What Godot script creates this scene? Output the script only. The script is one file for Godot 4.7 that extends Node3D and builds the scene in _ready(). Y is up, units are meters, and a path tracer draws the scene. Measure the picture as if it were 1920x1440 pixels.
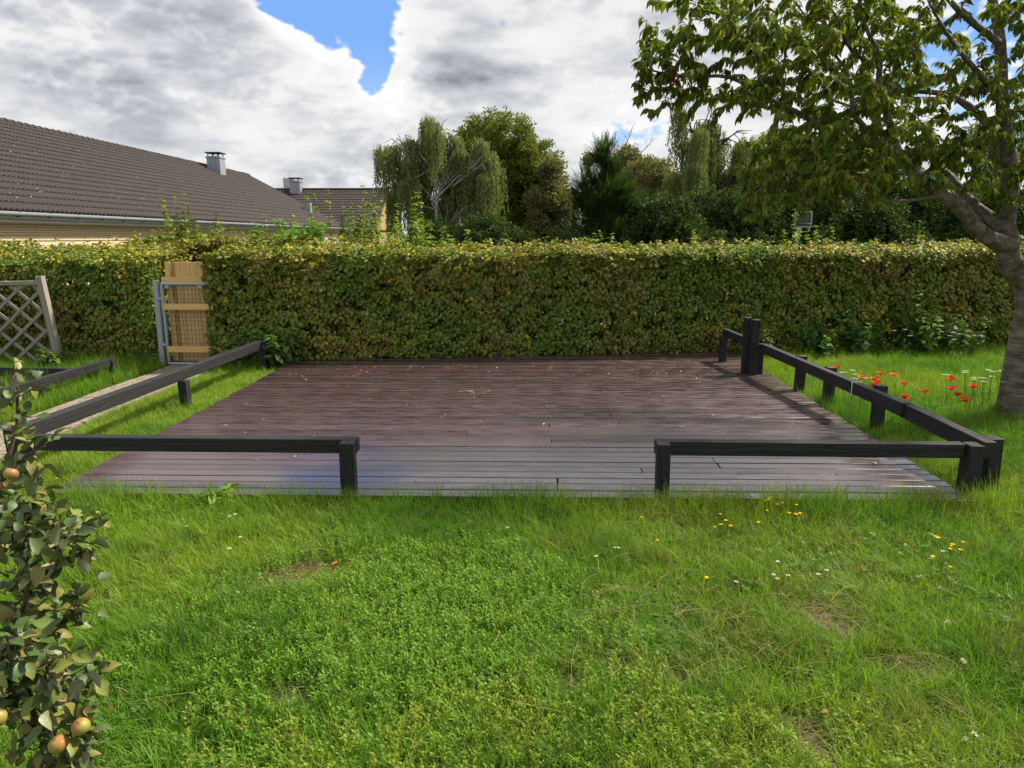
extends Node3D
# A low wooden deck with black timber railings in a garden, a clipped beech hedge and trees behind it.

var rng := RandomNumberGenerator.new()
var taken := {}
var M := {}

# ------------------------------------------------------------------ mesh builder
class MB:
	var v := PackedVector3Array()
	var n := PackedVector3Array()
	var uv := PackedVector2Array()
	var c := PackedColorArray()
	var idx := PackedInt32Array()
	var tint := Color(1, 1, 1)

	func vert(p: Vector3, nn: Vector3, u: Vector2 = Vector2.ZERO) -> int:
		v.push_back(p)
		n.push_back(nn)
		uv.push_back(u)
		c.push_back(tint)
		return v.size() - 1

	func tri(a: int, b: int, d: int) -> void:
		var cr := (v[b] - v[a]).cross(v[d] - v[a])
		if cr.dot(n[a] + n[b] + n[d]) > 0.0:
			idx.push_back(a); idx.push_back(d); idx.push_back(b)
		else:
			idx.push_back(a); idx.push_back(b); idx.push_back(d)

	func quad(a: int, b: int, d: int, e: int) -> void:
		tri(a, b, d)
		tri(a, d, e)

	func flat(pts: Array, nn: Vector3, uvs: Array = []) -> void:
		var k := v.size()
		for i in pts.size():
			vert(pts[i], nn, uvs[i] if uvs.size() > i else Vector2.ZERO)
		for i in range(1, pts.size() - 1):
			tri(k, k + i, k + i + 1)

	# A box with chamfered edges; the texture's u runs along the longest side.
	func cbox(size: Vector3, ch: float, t: Transform3D = Transform3D(), uo: Vector2 = Vector2.ZERO, us: Vector2 = Vector2(0.5, 3.0)) -> void:
		var h := size * 0.5
		var long := 0
		if size.y > size.x and size.y >= size.z: long = 1
		elif size.z > size.x and size.z > size.y: long = 2
		var id := {}
		for sx in [-1, 1]:
			for sy in [-1, 1]:
				for sz in [-1, 1]:
					var s := Vector3(sx, sy, sz)
					for ax in 3:
						var p := Vector3(h.x - ch, h.y - ch, h.z - ch) * s
						p[ax] = h[ax] * s[ax]
						var nn := Vector3.ZERO
						nn[ax] = s[ax]
						var a := p[long]
						var b := p[(long + 1) % 3] + p[(long + 2) % 3] * 1.37
						id[[sx, sy, sz, ax]] = vert(t * p, (t.basis * nn).normalized(), Vector2(a * us.x, b * us.y) + uo)
		for ax in 3:
			var a1 := (ax + 1) % 3
			var a2 := (ax + 2) % 3
			for s in [-1, 1]:
				var q := []
				for pr in [[-1, -1], [1, -1], [1, 1], [-1, 1]]:
					var k := [0, 0, 0, ax]
					k[ax] = s; k[a1] = pr[0]; k[a2] = pr[1]
					q.push_back(id[k])
				quad(q[0], q[1], q[2], q[3])
			for s1 in [-1, 1]:
				for s2 in [-1, 1]:
					var k1 := [0, 0, 0, a1]
					k1[a1] = s1; k1[a2] = s2; k1[ax] = -1
					var k2 := k1.duplicate(); k2[3] = a2
					var k3 := k2.duplicate(); k3[ax] = 1
					var k4 := k1.duplicate(); k4[ax] = 1
					quad(id[k1], id[k2], id[k3], id[k4])
		for sx in [-1, 1]:
			for sy in [-1, 1]:
				for sz in [-1, 1]:
					tri(id[[sx, sy, sz, 0]], id[[sx, sy, sz, 1]], id[[sx, sy, sz, 2]])

	func tube(pts: Array, rad: Array, sides: int, lumpy: float = 0.0, vscale: float = 1.0) -> void:
		var rows := []
		var up := Vector3(0.123, 0.4, 0.91).normalized()
		var along := 0.0
		for i in pts.size():
			var d: Vector3 = (pts[mini(i + 1, pts.size() - 1)] - pts[maxi(i - 1, 0)]).normalized()
			var x := up.cross(d)
			if x.length() < 0.05: x = Vector3.RIGHT.cross(d)
			x = x.normalized()
			var y := d.cross(x)
			up = y
			if i > 0: along += (pts[i] - pts[i - 1]).length()
			var row := []
			for k in sides + 1:
				var a := TAU * k / sides
				var o := x * cos(a) + y * sin(a)
				var r: float = rad[i] * (1.0 + lumpy * sin(a * 3.0 + i * 1.7) * cos(i * 2.3 + a))
				row.push_back(vert(pts[i] + o * r, o, Vector2(float(k) / sides, along * vscale)))
			rows.push_back(row)
		for i in pts.size() - 1:
			for k in sides:
				quad(rows[i][k], rows[i][k + 1], rows[i + 1][k + 1], rows[i + 1][k])
		for e in [0, pts.size() - 1]:
			var d2: Vector3 = (pts[e] - pts[1 if e == 0 else e - 1]).normalized()
			var ring := []
			for k in sides: ring.push_back(v[rows[e][k]])
			flat(ring, d2)

	# One leaf sheet: base at the origin of t, axis +z, upper side +y.
	func leaf(t: Transform3D, ln: float, wd: float, fold: float, droop: float, segs: int, belly: float = 0.45, wave: float = 0.0) -> void:
		var prev := []
		for i in segs + 1:
			var s := float(i) / segs
			var w := wd * 0.5 * pow(sin(PI * pow(s, log(0.5) / log(belly))), 0.85) if i > 0 and i < segs else wd * 0.02
			var z := ln * s * (1.0 - 0.12 * droop * s)
			var y := -ln * droop * s * s
			var wv := wave * ln * sin(s * 9.0)
			var tilt := Vector3(0, 1, 2.0 * droop * s).normalized()
			var mid := Vector3(0, y, z)
			var le := Vector3(-w, y + w * fold + wv, z)
			var re := Vector3(w, y + w * fold - wv, z)
			var nl := (tilt + Vector3(fold * 0.8, 0, 0)).normalized()
			var nr := (tilt - Vector3(fold * 0.8, 0, 0)).normalized()
			var b := t.basis
			var row := [vert(t * le, (b * nl).normalized(), Vector2(0, s)), vert(t * mid, (b * tilt).normalized(), Vector2(0.5, s)), vert(t * re, (b * nr).normalized(), Vector2(1, s))]
			if i > 0:
				quad(prev[0], prev[1], row[1], row[0])
				quad(prev[1], prev[2], row[2], row[1])
			prev = row

	# One grass blade: a narrow ribbon that bends towards dir.
	func blade(root: Vector3, dir: Vector3, h: float, w: float, bend: float, segs: int = 3) -> void:
		var side := dir.cross(Vector3.UP).normalized()
		var prev := []
		for i in segs + 1:
			var s := float(i) / segs
			var a := bend * s
			var p := root + Vector3.UP * h * (s - 0.32 * bend * s * s) + dir * h * bend * 0.62 * s * s
			var nn := (dir * cos(a) * -1.0 + Vector3.UP * (0.25 + sin(a))).normalized()
			if i == segs:
				var k := vert(p, nn)
				tri(prev[0], prev[1], k)
			else:
				var ww := w * 0.5 * (1.0 - 0.55 * s * s)
				var row := [vert(p - side * ww, (nn - side * 0.3).normalized()), vert(p + side * ww, (nn + side * 0.3).normalized())]
				if i > 0: quad(prev[0], prev[1], row[1], row[0])
				prev = row

	func mesh(m: Material) -> ArrayMesh:
		var a := []
		a.resize(Mesh.ARRAY_MAX)
		a[Mesh.ARRAY_VERTEX] = v
		a[Mesh.ARRAY_NORMAL] = n
		a[Mesh.ARRAY_TEX_UV] = uv
		a[Mesh.ARRAY_COLOR] = c
		a[Mesh.ARRAY_INDEX] = idx
		var am := ArrayMesh.new()
		am.add_surface_from_arrays(Mesh.PRIMITIVE_TRIANGLES, a)
		am.surface_set_material(0, m)
		return am

# ------------------------------------------------------------------ scene helpers
func numbered(called: String) -> String:
	var k: int = taken.get(called, 0)
	taken[called] = k + 1
	return called if k == 0 else "%s_%03d" % [called, k]

func tag(o: Node, label: String, category: String, group := "", kind := "") -> Node:
	if label: o.set_meta("label", label)
	if category: o.set_meta("category", category)
	if group: o.set_meta("group", group)
	if kind: o.set_meta("kind", kind)
	return o

func thing(called: String, label: String, category: String, at := Vector3.ZERO, group := "") -> Node3D:
	var o := Node3D.new()
	o.name = numbered(called)
	add_child(o, true)
	o.position = at
	tag(o, label, category, group)
	return o

func part(called: String, mesh: Mesh, parent: Node, t := Transform3D()) -> MeshInstance3D:
	var o := MeshInstance3D.new()
	o.name = numbered(called) if parent == self else called
	o.mesh = mesh
	o.transform = t
	parent.add_child(o, true)
	return o

func many(called: String, mesh: Mesh, where: Array, cols: Array, parent: Node) -> MultiMeshInstance3D:
	var mm := MultiMesh.new()
	mm.transform_format = MultiMesh.TRANSFORM_3D
	mm.use_colors = true
	mm.mesh = mesh
	mm.instance_count = where.size()
	for i in where.size():
		mm.set_instance_transform(i, where[i])
		mm.set_instance_color(i, cols[i])
	var o := MultiMeshInstance3D.new()
	o.name = numbered(called) if parent == self else called
	o.multimesh = mm
	parent.add_child(o, true)
	o.set_meta("kind", "stuff")
	return o

func r(a: float, b: float) -> float:
	return rng.randf_range(a, b)

func rdir() -> Vector3:
	var z := r(-1, 1)
	var a := r(0, TAU)
	var q := sqrt(1.0 - z * z)
	return Vector3(q * cos(a), z, q * sin(a))

func frame(dir: Vector3, up := Vector3.UP) -> Basis:
	var z := dir.normalized()
	var x := up.cross(z)
	if x.length() < 0.03: x = Vector3.RIGHT.cross(z)
	x = x.normalized()
	return Basis(x, z.cross(x), z)

func lin(a: float, b: float, d: float) -> Color:
	return Color(a, b, d).linear_to_srgb()

func mixc(a: Color, b: Color, t: float) -> Color:
	return a.lerp(b, clampf(t, 0.0, 1.0))

func noise(seed_: int, freq: float, oct := 4) -> FastNoiseLite:
	var f := FastNoiseLite.new()
	f.seed = seed_
	f.frequency = freq
	f.noise_type = FastNoiseLite.TYPE_SIMPLEX_SMOOTH
	f.fractal_octaves = oct
	return f

# ------------------------------------------------------------------ textures and materials
# Grain image: noise stretched along x. Returns greyscale values 0..1 in a PackedFloat32Array of w*h.
func grain(w: int, h: int, seed_: int, stretch: float, knots: int) -> PackedFloat32Array:
	var a := noise(seed_, 0.02, 5)
	var b := noise(seed_ + 1, 0.006, 3)
	var kn := []
	var kr := RandomNumberGenerator.new()
	kr.seed = seed_
	for i in knots: kn.push_back(Vector3(kr.randf() * w, kr.randf() * h, kr.randf_range(4, 11)))
	var out := PackedFloat32Array()
	out.resize(w * h)
	for y in h:
		for x in w:
			var yy := float(y) + 9.0 * b.get_noise_2d(x * 0.9, y * 0.6)
			var k := 0.0
			for q in kn:
				var dx: float = (x - q.x) / (q.z * 2.2)
				var dy: float = (y - q.y) / q.z
				var e := exp(-(dx * dx + dy * dy))
				k = maxf(k, e)
				yy += e * q.z * 1.2 * signf(dy)
			# wrap-around blend along x and y keeps the tile seamless enough on boards
			var g := 0.5 + 0.5 * a.get_noise_2d(x / stretch, yy * 3.2)
			g = g * 0.75 + 0.25 * (0.5 + 0.5 * sin(yy * 0.55 + 3.0 * a.get_noise_2d(x / stretch, y * 0.4)))
			out[y * w + x] = clampf(g * (1.0 - 0.55 * k), 0.0, 1.0)
	return out

func ramp_tex(g: PackedFloat32Array, w: int, h: int, dark: Color, light: Color) -> ImageTexture:
	var data := PackedByteArray()
	data.resize(w * h * 3)
	var a := dark.linear_to_srgb()
	var b := light.linear_to_srgb()
	for i in w * h:
		var t := g[i]
		data[i * 3] = int(255.0 * clampf(lerpf(a.r, b.r, t), 0, 1))
		data[i * 3 + 1] = int(255.0 * clampf(lerpf(a.g, b.g, t), 0, 1))
		data[i * 3 + 2] = int(255.0 * clampf(lerpf(a.b, b.b, t), 0, 1))
	return ImageTexture.create_from_image(Image.create_from_data(w, h, false, Image.FORMAT_RGB8, data))

func height_tex(g: PackedFloat32Array, w: int, h: int) -> ImageTexture:
	var data := PackedByteArray()
	data.resize(w * h)
	for i in w * h: data[i] = int(255.0 * g[i])
	return ImageTexture.create_from_image(Image.create_from_data(w, h, false, Image.FORMAT_L8, data))

func spots(w: int, h: int, seed_: int, freq: float, oct: int, contrast: float) -> PackedFloat32Array:
	var im := noise(seed_, freq, oct).get_seamless_image(w, h)
	im.convert(Image.FORMAT_L8)
	var d := im.get_data()
	var out := PackedFloat32Array()
	out.resize(w * h)
	for i in w * h: out[i] = clampf(0.5 + (d[i] / 255.0 - 0.5) * contrast, 0, 1)
	return out

func plain(col: Color, rough := 0.8, metal := 0.0, spec := 0.5) -> StandardMaterial3D:
	var m := StandardMaterial3D.new()
	m.albedo_color = col.linear_to_srgb()
	m.roughness = rough
	m.metallic = metal
	m.metallic_specular = spec
	return m

func leafy(rough := 0.5, through := Color(0.5, 0.6, 0.2), spec := 0.4) -> StandardMaterial3D:
	var m := StandardMaterial3D.new()
	m.vertex_color_use_as_albedo = true
	m.roughness = rough
	m.metallic_specular = spec
	m.cull_mode = BaseMaterial3D.CULL_DISABLED
	m.backlight_enabled = true
	m.backlight = through.linear_to_srgb()
	return m

func textured(g: PackedFloat32Array, w: int, h: int, dark: Color, light: Color, rough: float, bump := 0.0, spec := 0.5) -> StandardMaterial3D:
	var m := StandardMaterial3D.new()
	m.albedo_texture = ramp_tex(g, w, h, dark, light)
	m.roughness = rough
	m.metallic_specular = spec
	if bump > 0.0:
		m.heightmap_enabled = true
		m.heightmap_texture = height_tex(g, w, h)
		m.heightmap_scale = bump
	return m

func make_materials() -> void:
	var w1 := grain(1024, 256, 11, 16.0, 5)
	M.deck = textured(w1, 1024, 256, Color(0.020, 0.008, 0.011), Color(0.084, 0.030, 0.036), 0.34, 0.045, 0.80)
	var wr := spots(512, 512, 77, 0.012, 4, 2.2)
	for i in wr.size(): wr[i] = 0.22 + 0.28 * wr[i]
	M.deck.roughness = 1.0
	M.deck.roughness_texture = height_tex(wr, 512, 512)
	M.deck.roughness_texture_channel = BaseMaterial3D.TEXTURE_CHANNEL_RED
	M.deck.vertex_color_use_as_albedo = true
	M.deck.clearcoat_enabled = true
	M.deck.clearcoat = 1.0
	M.deck.clearcoat_roughness = 0.21
	M.deck_b = M.deck.duplicate()
	M.deck_b.clearcoat_roughness = 0.15
	M.deck_c = M.deck.duplicate()
	M.deck_c.clearcoat_roughness = 0.28
	M.deck_c.clearcoat = 0.9
	var w2 := grain(1024, 256, 29, 14.0, 8)
	M.black = textured(w2, 1024, 256, Color(0.003, 0.003, 0.004), Color(0.040, 0.041, 0.047), 0.6, 0.30, 0.4)
	M.pine = textured(w2, 1024, 256, Color(0.48, 0.29, 0.095), Color(0.70, 0.49, 0.22), 0.7, 0.04)
	M.pine_dark = textured(w1, 1024, 256, Color(0.28, 0.14, 0.04), Color(0.46, 0.27, 0.10), 0.7, 0.04)
	M.grey_wood = textured(w1, 1024, 256, Color(0.13, 0.115, 0.095), Color(0.40, 0.37, 0.32), 0.85, 0.10)
	var sp := spots(512, 512, 5, 0.03, 5, 1.8)
	M.tile = textured(sp, 512, 512, Color(0.018, 0.014, 0.0145), Color(0.042, 0.034, 0.034), 0.85, 0.05)
	M.tile.uv1_triplanar = true
	M.tile.uv1_world_triplanar = true
	M.tile.uv1_scale = Vector3(0.6, 0.6, 0.6)
	M.brick = textured(sp, 512, 512, Color(0.50, 0.39, 0.23), Color(0.64, 0.53, 0.35), 0.9, 0.05)
	M.brick.uv1_triplanar = true
	M.brick.uv1_world_triplanar = true
	M.mortar = plain(Color(0.34, 0.29, 0.22), 0.95)
	M.render_wall = textured(sp, 512, 512, Color(0.27, 0.185, 0.085), Color(0.37, 0.265, 0.13), 0.9, 0.03)
	M.render_wall.uv1_triplanar = true
	M.white_paint = textured(sp, 512, 512, Color(0.36, 0.36, 0.33), Color(0.50, 0.50, 0.46), 0.7)
	M.white_paint.uv1_triplanar = true
	M.zinc = textured(sp, 512, 512, Color(0.20, 0.24, 0.28), Color(0.32, 0.36, 0.41), 0.5)
	M.zinc.uv1_triplanar = true
	M.zinc.metallic = 0.3
	M.gutter = plain(Color(0.13, 0.155, 0.18), 0.65)
	var gv := spots(512, 512, 8, 0.05, 3, 2.4)
	M.galv = textured(gv, 512, 512, Color(0.22, 0.25, 0.28), Color(0.46, 0.50, 0.54), 0.5)
	M.galv.metallic = 0.55
	M.galv.uv1_triplanar = true
	M.galv.uv1_scale = Vector3(3, 3, 3)
	M.wire = plain(Color(0.10, 0.10, 0.11), 0.55, 0.5)
	M.dark_metal = plain(Color(0.03, 0.032, 0.036), 0.5, 0.3)
	M.glass = plain(Color(0.10, 0.13, 0.16), 0.08, 0.0, 0.6)
	M.concrete = textured(sp, 512, 512, Color(0.12, 0.10, 0.075), Color(0.27, 0.235, 0.185), 0.9, 0.1)
	M.concrete.uv1_triplanar = true
	M.concrete.uv1_world_triplanar = true
	M.concrete.uv1_scale = Vector3(0.9, 0.9, 0.9)
	var gs := spots(1024, 1024, 41, 0.014, 6, 2.0)
	M.ground = textured(gs, 1024, 1024, Color(0.030, 0.026, 0.014), Color(0.070, 0.085, 0.022), 0.95, 0.4)
	M.ground.uv1_triplanar = true
	M.ground.uv1_world_triplanar = true
	M.ground.uv1_scale = Vector3(0.7, 0.7, 0.7)
	M.soil = textured(gs, 1024, 1024, Color(0.06, 0.042, 0.026), Color(0.19, 0.15, 0.09), 0.95, 0.6)
	M.soil.uv1_triplanar = true
	M.soil.uv1_world_triplanar = true
	M.soil.uv1_scale = Vector3(2.3, 2.3, 2.3)
	# cherry bark: bands that run round the stem
	var bw := 256
	var bh := 512
	var nb := noise(61, 0.05, 4)
	var nl := noise(62, 0.03, 3)
	var bark := PackedFloat32Array()
	bark.resize(bw * bh)
	for y in bh:
		for x in bw:
			var ang := TAU * x / bw
			var cx := cos(ang) * 30.0
			var cz := sin(ang) * 30.0
			var band := nb.get_noise_3d(cx * 0.35, y * 2.6, cz * 0.35)
			var blot := nl.get_noise_3d(cx, y * 0.5, cz)
			bark[y * bw + x] = clampf(0.45 + 0.50 * band + 0.55 * blot, 0, 1)
	M.bark = textured(bark, bw, bh, Color(0.050, 0.042, 0.032), Color(0.27, 0.235, 0.18), 0.85, 0.9)
	M.bark.uv1_scale = Vector3(1, 1.2, 1)
	M.dark_bark = plain(Color(0.05, 0.04, 0.03), 0.9)
	M.birch_bark = textured(bark, bw, bh, Color(0.10, 0.09, 0.08), Color(0.60, 0.58, 0.54), 0.8)
	M.twig = plain(Color(0.075, 0.052, 0.038), 0.85)
	M.leaf = leafy(0.62, Color(0.80, 0.85, 0.35), 0.30)
	M.hedge_leaf = leafy(0.6, Color(0.40, 0.45, 0.16), 0.35)
	M.far_leaf = leafy(0.6, Color(0.75, 0.8, 0.4), 0.25)
	M.grass = leafy(0.5, Color(0.90, 0.95, 0.40), 0.35)
	M.apple_leaf = leafy(0.42, Color(0.25, 0.30, 0.12), 0.45)
	var vein := PackedFloat32Array()
	vein.resize(128 * 128)
	var vn := noise(99, 0.05, 4)
	for y in 128:
		for x in 128:
			var u := absf(x / 127.0 - 0.5) * 2.0
			var rib := exp(-pow(u / 0.05, 2))
			var ph := fposmod((y / 127.0 - u * 0.28) * 9.0, 1.0) - 0.5
			rib = maxf(rib, 0.7 * exp(-pow(ph / 0.10, 2)))
			vein[y * 128 + x] = clampf(0.55 + 0.35 * rib + 0.35 * vn.get_noise_2d(x, y), 0, 1)
	M.apple_leaf.albedo_texture = ramp_tex(vein, 128, 128, Color(0.62, 0.58, 0.5), Color(1.0, 1.0, 1.0))
	M.apple_leaf.heightmap_enabled = true
	M.apple_leaf.heightmap_texture = height_tex(vein, 128, 128)
	M.apple_leaf.heightmap_scale = 0.08
	M.petal = leafy(0.6, Color(0.4, 0.3, 0.3), 0.25)
	M.apple = StandardMaterial3D.new()
	M.apple.vertex_color_use_as_albedo = true
	M.apple.roughness = 0.5
	M.dry = leafy(0.8, Color(0.2, 0.2, 0.15), 0.2)

# ------------------------------------------------------------------ sky
var n_big := noise(301, 1.0, 4)
var n_mid := noise(302, 1.0, 5)
var n_bil := noise(303, 1.0, 4)
# azimuth, elevation, half-widths, amount (degrees): gaps of blue between the clouds, then thick grey bellies and bright heads
const GAPS := [[-16.6, 15.6, 2.6, 4.0, 1.5], [-12.2, 14.6, 2.4, 3.6, 1.6], [-18.6, 17.0, 2.2, 2.2, 1.2], [-12.2, 11.6, 1.5, 1.6, 0.9], [-15.5, 22.0, 6.0, 5.0, 1.3], [7.5, 7.4, 3.0, 1.3, 0.85], [10.0, 8.8, 2.0, 1.3, 0.75], [4.0, 34.0, 13.0, 7.0, 1.0], [-27.0, 38.0, 11.0, 7.0, 0.9], [31.0, 13.0, 7.0, 4.0, 0.9], [26.0, 10.0, 4.0, 2.5, 0.6], [34.0, 8.0, 4.0, 3.0, 0.7], [75.0, 22.0, 14.0, 7.0, 1.0], [-80.0, 28.0, 16.0, 8.0, 1.0], [150.0, 18.0, 15.0, 6.0, 0.9], [-140.0, 25.0, 18.0, 9.0, 1.0], [20.0, 52.0, 16.0, 10.0, 0.9], [-60.0, 60.0, 18.0, 12.0, 0.8]]
const GREYS := [[-21.5, 13.6, 3.2, 3.4, 0.50], [-25.5, 14.6, 3.0, 2.4, 0.35], [-30.0, 9.0, 6.0, 1.6, 0.40], [-6.0, 13.0, 3.4, 3.8, 0.50], [-2.0, 11.5, 3.4, 2.8, 0.34], [-26.0, 6.0, 5.0, 1.2, 0.30], [-16.0, 5.2, 5.0, 1.4, 0.34], [0.0, 6.0, 5.0, 1.6, 0.30], [8.0, 13.5, 6.0, 2.4, 0.16], [-35.0, 15.0, 4.0, 2.0, 0.25]]
const HEADS := [[-18.2, 13.8, 1.8, 1.9, 0.85], [-15.2, 12.6, 2.4, 2.3, 0.95], [-16.8, 10.8, 2.6, 2.0, 0.55], [-9.6, 12.8, 1.2, 2.8, 0.9], [-11.6, 9.6, 2.0, 1.4, 0.8], [-9.6, 10.2, 1.6, 1.3, 0.75], [-32.0, 13.4, 2.6, 1.4, 0.5], [6.5, 10.6, 3.4, 1.2, 0.45], [-14.0, 4.6, 6.0, 0.8, 0.4], [5.0, 4.2, 3.0, 0.9, 0.6], [-22.0, 8.4, 3.0, 1.0, 0.35], [-4.0, 8.6, 3.6, 1.0, 0.40]]

func lump(list: Array, az: float, el: float) -> float:
	var s := 0.0
	for q in list:
		var dx: float = (az - q[0]) / q[2]
		if absf(dx) > 2.6: continue
		var dy: float = (el - q[1]) / q[3]
		var e := dx * dx + dy * dy
		if e < 6.5: s += q[4] * exp(-e)
	return s

func sky_at(az: float, el: float) -> Color:
	var a := deg_to_rad(az)
	var e := deg_to_rad(el)
	var d := Vector3(sin(a) * cos(e), sin(e), -cos(a) * cos(e))
	var p := Vector3(d.x, d.y * 1.9, d.z)
	var wx := n_mid.get_noise_3d(p.x * 5.0 + 7.0, p.y * 5.0, p.z * 5.0)
	var wy := n_mid.get_noise_3d(p.x * 5.0, p.y * 5.0 + 11.0, p.z * 5.0 + 3.0)
	var az2 := az + wx * 3.2
	var el2 := el + wy * 2.2
	var big := n_big.get_noise_3dv(p * 2.1)
	var bil := 1.0 - 2.2 * absf(n_bil.get_noise_3d(p.x * 11.0 + wx * 0.6, p.y * 11.0 + wy * 0.6, p.z * 11.0))
	var fine := n_mid.get_noise_3dv(p * 9.0)
	var heads := lump(HEADS, az2, el2)
	var tiny := n_bil.get_noise_3dv(p * 34.0)
	var puff := 1.0 - 2.4 * absf(n_mid.get_noise_3d(p.x * 19.0 + 3.0, p.y * 19.0, p.z * 19.0 - 8.0))
	var cover := 0.56 + 0.40 * big + 0.36 * bil + 0.20 * fine + 0.26 * puff + 0.14 * tiny + 0.75 * heads - 0.95 * lump(GAPS, az2, el2)
	var dense := smoothstep(0.0, 0.30, cover)
	var blue := Color(0.40, 0.56, 0.82).lerp(Color(0.16, 0.33, 0.68), smoothstep(4.0, 15.0, el)).lerp(Color(0.06, 0.15, 0.42), smoothstep(15.0, 75.0, el))
	var thick := smoothstep(0.15, 1.15, cover)
	var shade := 0.50 + 0.30 * n_big.get_noise_3d(p.x * 6.0 + 20.0, p.y * 9.0, p.z * 6.0) + 0.26 * n_mid.get_noise_3d(p.x * 13.0, p.y * 20.0 + 5.0, p.z * 13.0)
	var b := 0.71 - 0.27 * thick + 0.62 * (shade - 0.5) + 0.15 * bil + 0.10 * puff + 0.06 * tiny - 0.42 * lump(GREYS, az2, el2) + 0.27 * clampf(heads, 0.0, 1.1)
	b = clampf(b - 0.04, 0.20, 0.62) + 0.35 * clampf(b - 0.66, 0.0, 0.4)
	var grey := clampf((0.62 - b) / 0.4, 0.0, 1.0)
	var cloud := Color(b, b, b).lerp(Color(b * 0.92, b * 0.99, b * 1.13), grey)
	var c := blue.lerp(cloud, dense)
	var low := Color(0.60, 0.66, 0.73)
	c = c.lerp(low, 0.55 * (1.0 - smoothstep(-1.0, 4.5, el)))
	return Color(c.r * 0.62, c.g * 0.62, c.b * 0.62)

func make_sky() -> PanoramaSkyMaterial:
	var w := 4096
	var h := 2048
	var sw := 1024
	var sh := 512
	var small := Image.create(sw, sh, false, Image.FORMAT_RGBF)
	for y in sh:
		var el := 90.0 - 180.0 * (y + 0.5) / sh
		if el < -1.5: break
		for x in sw:
			var az := 360.0 * (x + 0.5) / sw
			small.set_pixel(x, y, sky_at(az if az < 180.0 else az - 360.0, el))
	small.fill_rect(Rect2i(0, 261, sw, sh - 261), Color(0.12, 0.13, 0.09))
	small.resize(w, h, Image.INTERPOLATE_BILINEAR)
	# the clouds low over the garden and the houses once more, in finer steps
	for y in range(770, 1030):
		var el := 90.0 - 180.0 * (y + 0.5) / h
		for x in range(-528, 528):
			small.set_pixel(posmod(x, w), y, sky_at(360.0 * (x + 0.5) / w, el))
	var m := PanoramaSkyMaterial.new()
	m.panorama = ImageTexture.create_from_image(small)
	return m

# ------------------------------------------------------------------ deck and railings
func build_deck() -> void:
	var deck := thing("wooden_deck", "low deck of wet dark brown boards between the black railings", "deck")
	var z := -4.235
	var row := 0
	while z > -10.35:
		var wd := 0.1125 + r(-0.002, 0.002)
		var gap: float = [0.0045, 0.006, 0.006, 0.009, 0.013][rng.randi() % 5]
		var level := r(-0.0028, 0.0028)
		var along := (z + 4.235) / -5.7
		var cuts := [lerpf(-3.07, -3.10, along) + r(-0.012, 0.006), lerpf(2.78, 2.94, along) + r(-0.008, 0.012)]
		var joint: float = [-1.12, -0.52, 0.18, 0.78, 1.38, -1.72][rng.randi() % 6]
		if row % 5 != 3: cuts.insert(1, joint + r(-0.03, 0.03))
		for k in cuts.size() - 1:
			var a: float = cuts[k]
			var b: float = cuts[k + 1]
			var mb := MB.new()
			var g := r(0.0006, 0.0014)
			var tone := r(0.6, 1.35)
			mb.tint = Color(tone * r(0.92, 1.08), tone, tone * r(0.95, 1.1))
			mb.cbox(Vector3(b - a - 2 * g, 0.028, wd), [0.004, 0.006, 0.009][row % 3], Transform3D(), Vector2(rng.randf(), rng.randf()), Vector2(0.45, 1.9))
			var t := Transform3D(Basis.from_euler(Vector3(r(-0.010, 0.010), 0, r(-0.0006, 0.0008))), Vector3((a + b) / 2, 0.066 + level + r(-0.0006, 0.0006), z - wd / 2))
			part("board", mb.mesh([M.deck, M.deck_b, M.deck_c][rng.randi() % 3]), deck, t)
		z -= wd + gap
		row += 1
	for x in [-2.9, -1.8, -0.6, 0.6, 1.8, 2.62]:
		var mb := MB.new()
		mb.cbox(Vector3(0.06, 0.045, 6.0), 0.004)
		part("joist", mb.mesh(M.black), deck, Transform3D(Basis(), Vector3(x, 0.0245, -7.25)))
	# scraps of pale leaf and petal on the boards
	var scr := MB.new()
	scr.leaf(Transform3D(), 0.026, 0.015, 0.25, 0.15, 3)
	var tr := []
	var co := []
	for i in 240:
		var far := rng.randf() < 0.62
		var p := Vector3(r(-2.9, 2.75), 0.0835, r(-9.4, -8.0) if far else r(-9.0, -4.3))
		tr.push_back(Transform3D(frame(Vector3(r(-1, 1), r(-0.05, 0.25), r(-1, 1))).scaled(Vector3.ONE * r(0.45, 1.25)), p))
		co.push_back([Color(0.45, 0.36, 0.14), Color(0.55, 0.5, 0.4), Color(0.30, 0.24, 0.08), Color(0.34, 0.14, 0.05)][rng.randi() % 4])
	tag(many("fallen_leaf_scraps", scr.mesh(M.dry), tr, co, self), "pale scraps of leaf and petal scattered over the wet deck boards", "leaf litter")
	var tw := MB.new()
	tw.tube([Vector3(-0.12, 0.004, 0), Vector3(-0.02, 0.012, 0.01), Vector3(0.05, 0.006, 0.05), Vector3(0.07, 0.004, 0.14)], [0.003, 0.004, 0.004, 0.002], 6)
	tw.tube([Vector3(-0.02, 0.012, 0.01), Vector3(0.05, 0.006, -0.04)], [0.003, 0.002], 5)
	var twig := part("twig", tw.mesh(plain(Color(0.38, 0.32, 0.25), 0.8)), self, Transform3D(Basis(), Vector3(-0.62, 0.081, -7.3)))
	tag(twig, "small pale forked twig lying on the deck boards near the hedge", "twig")

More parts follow.
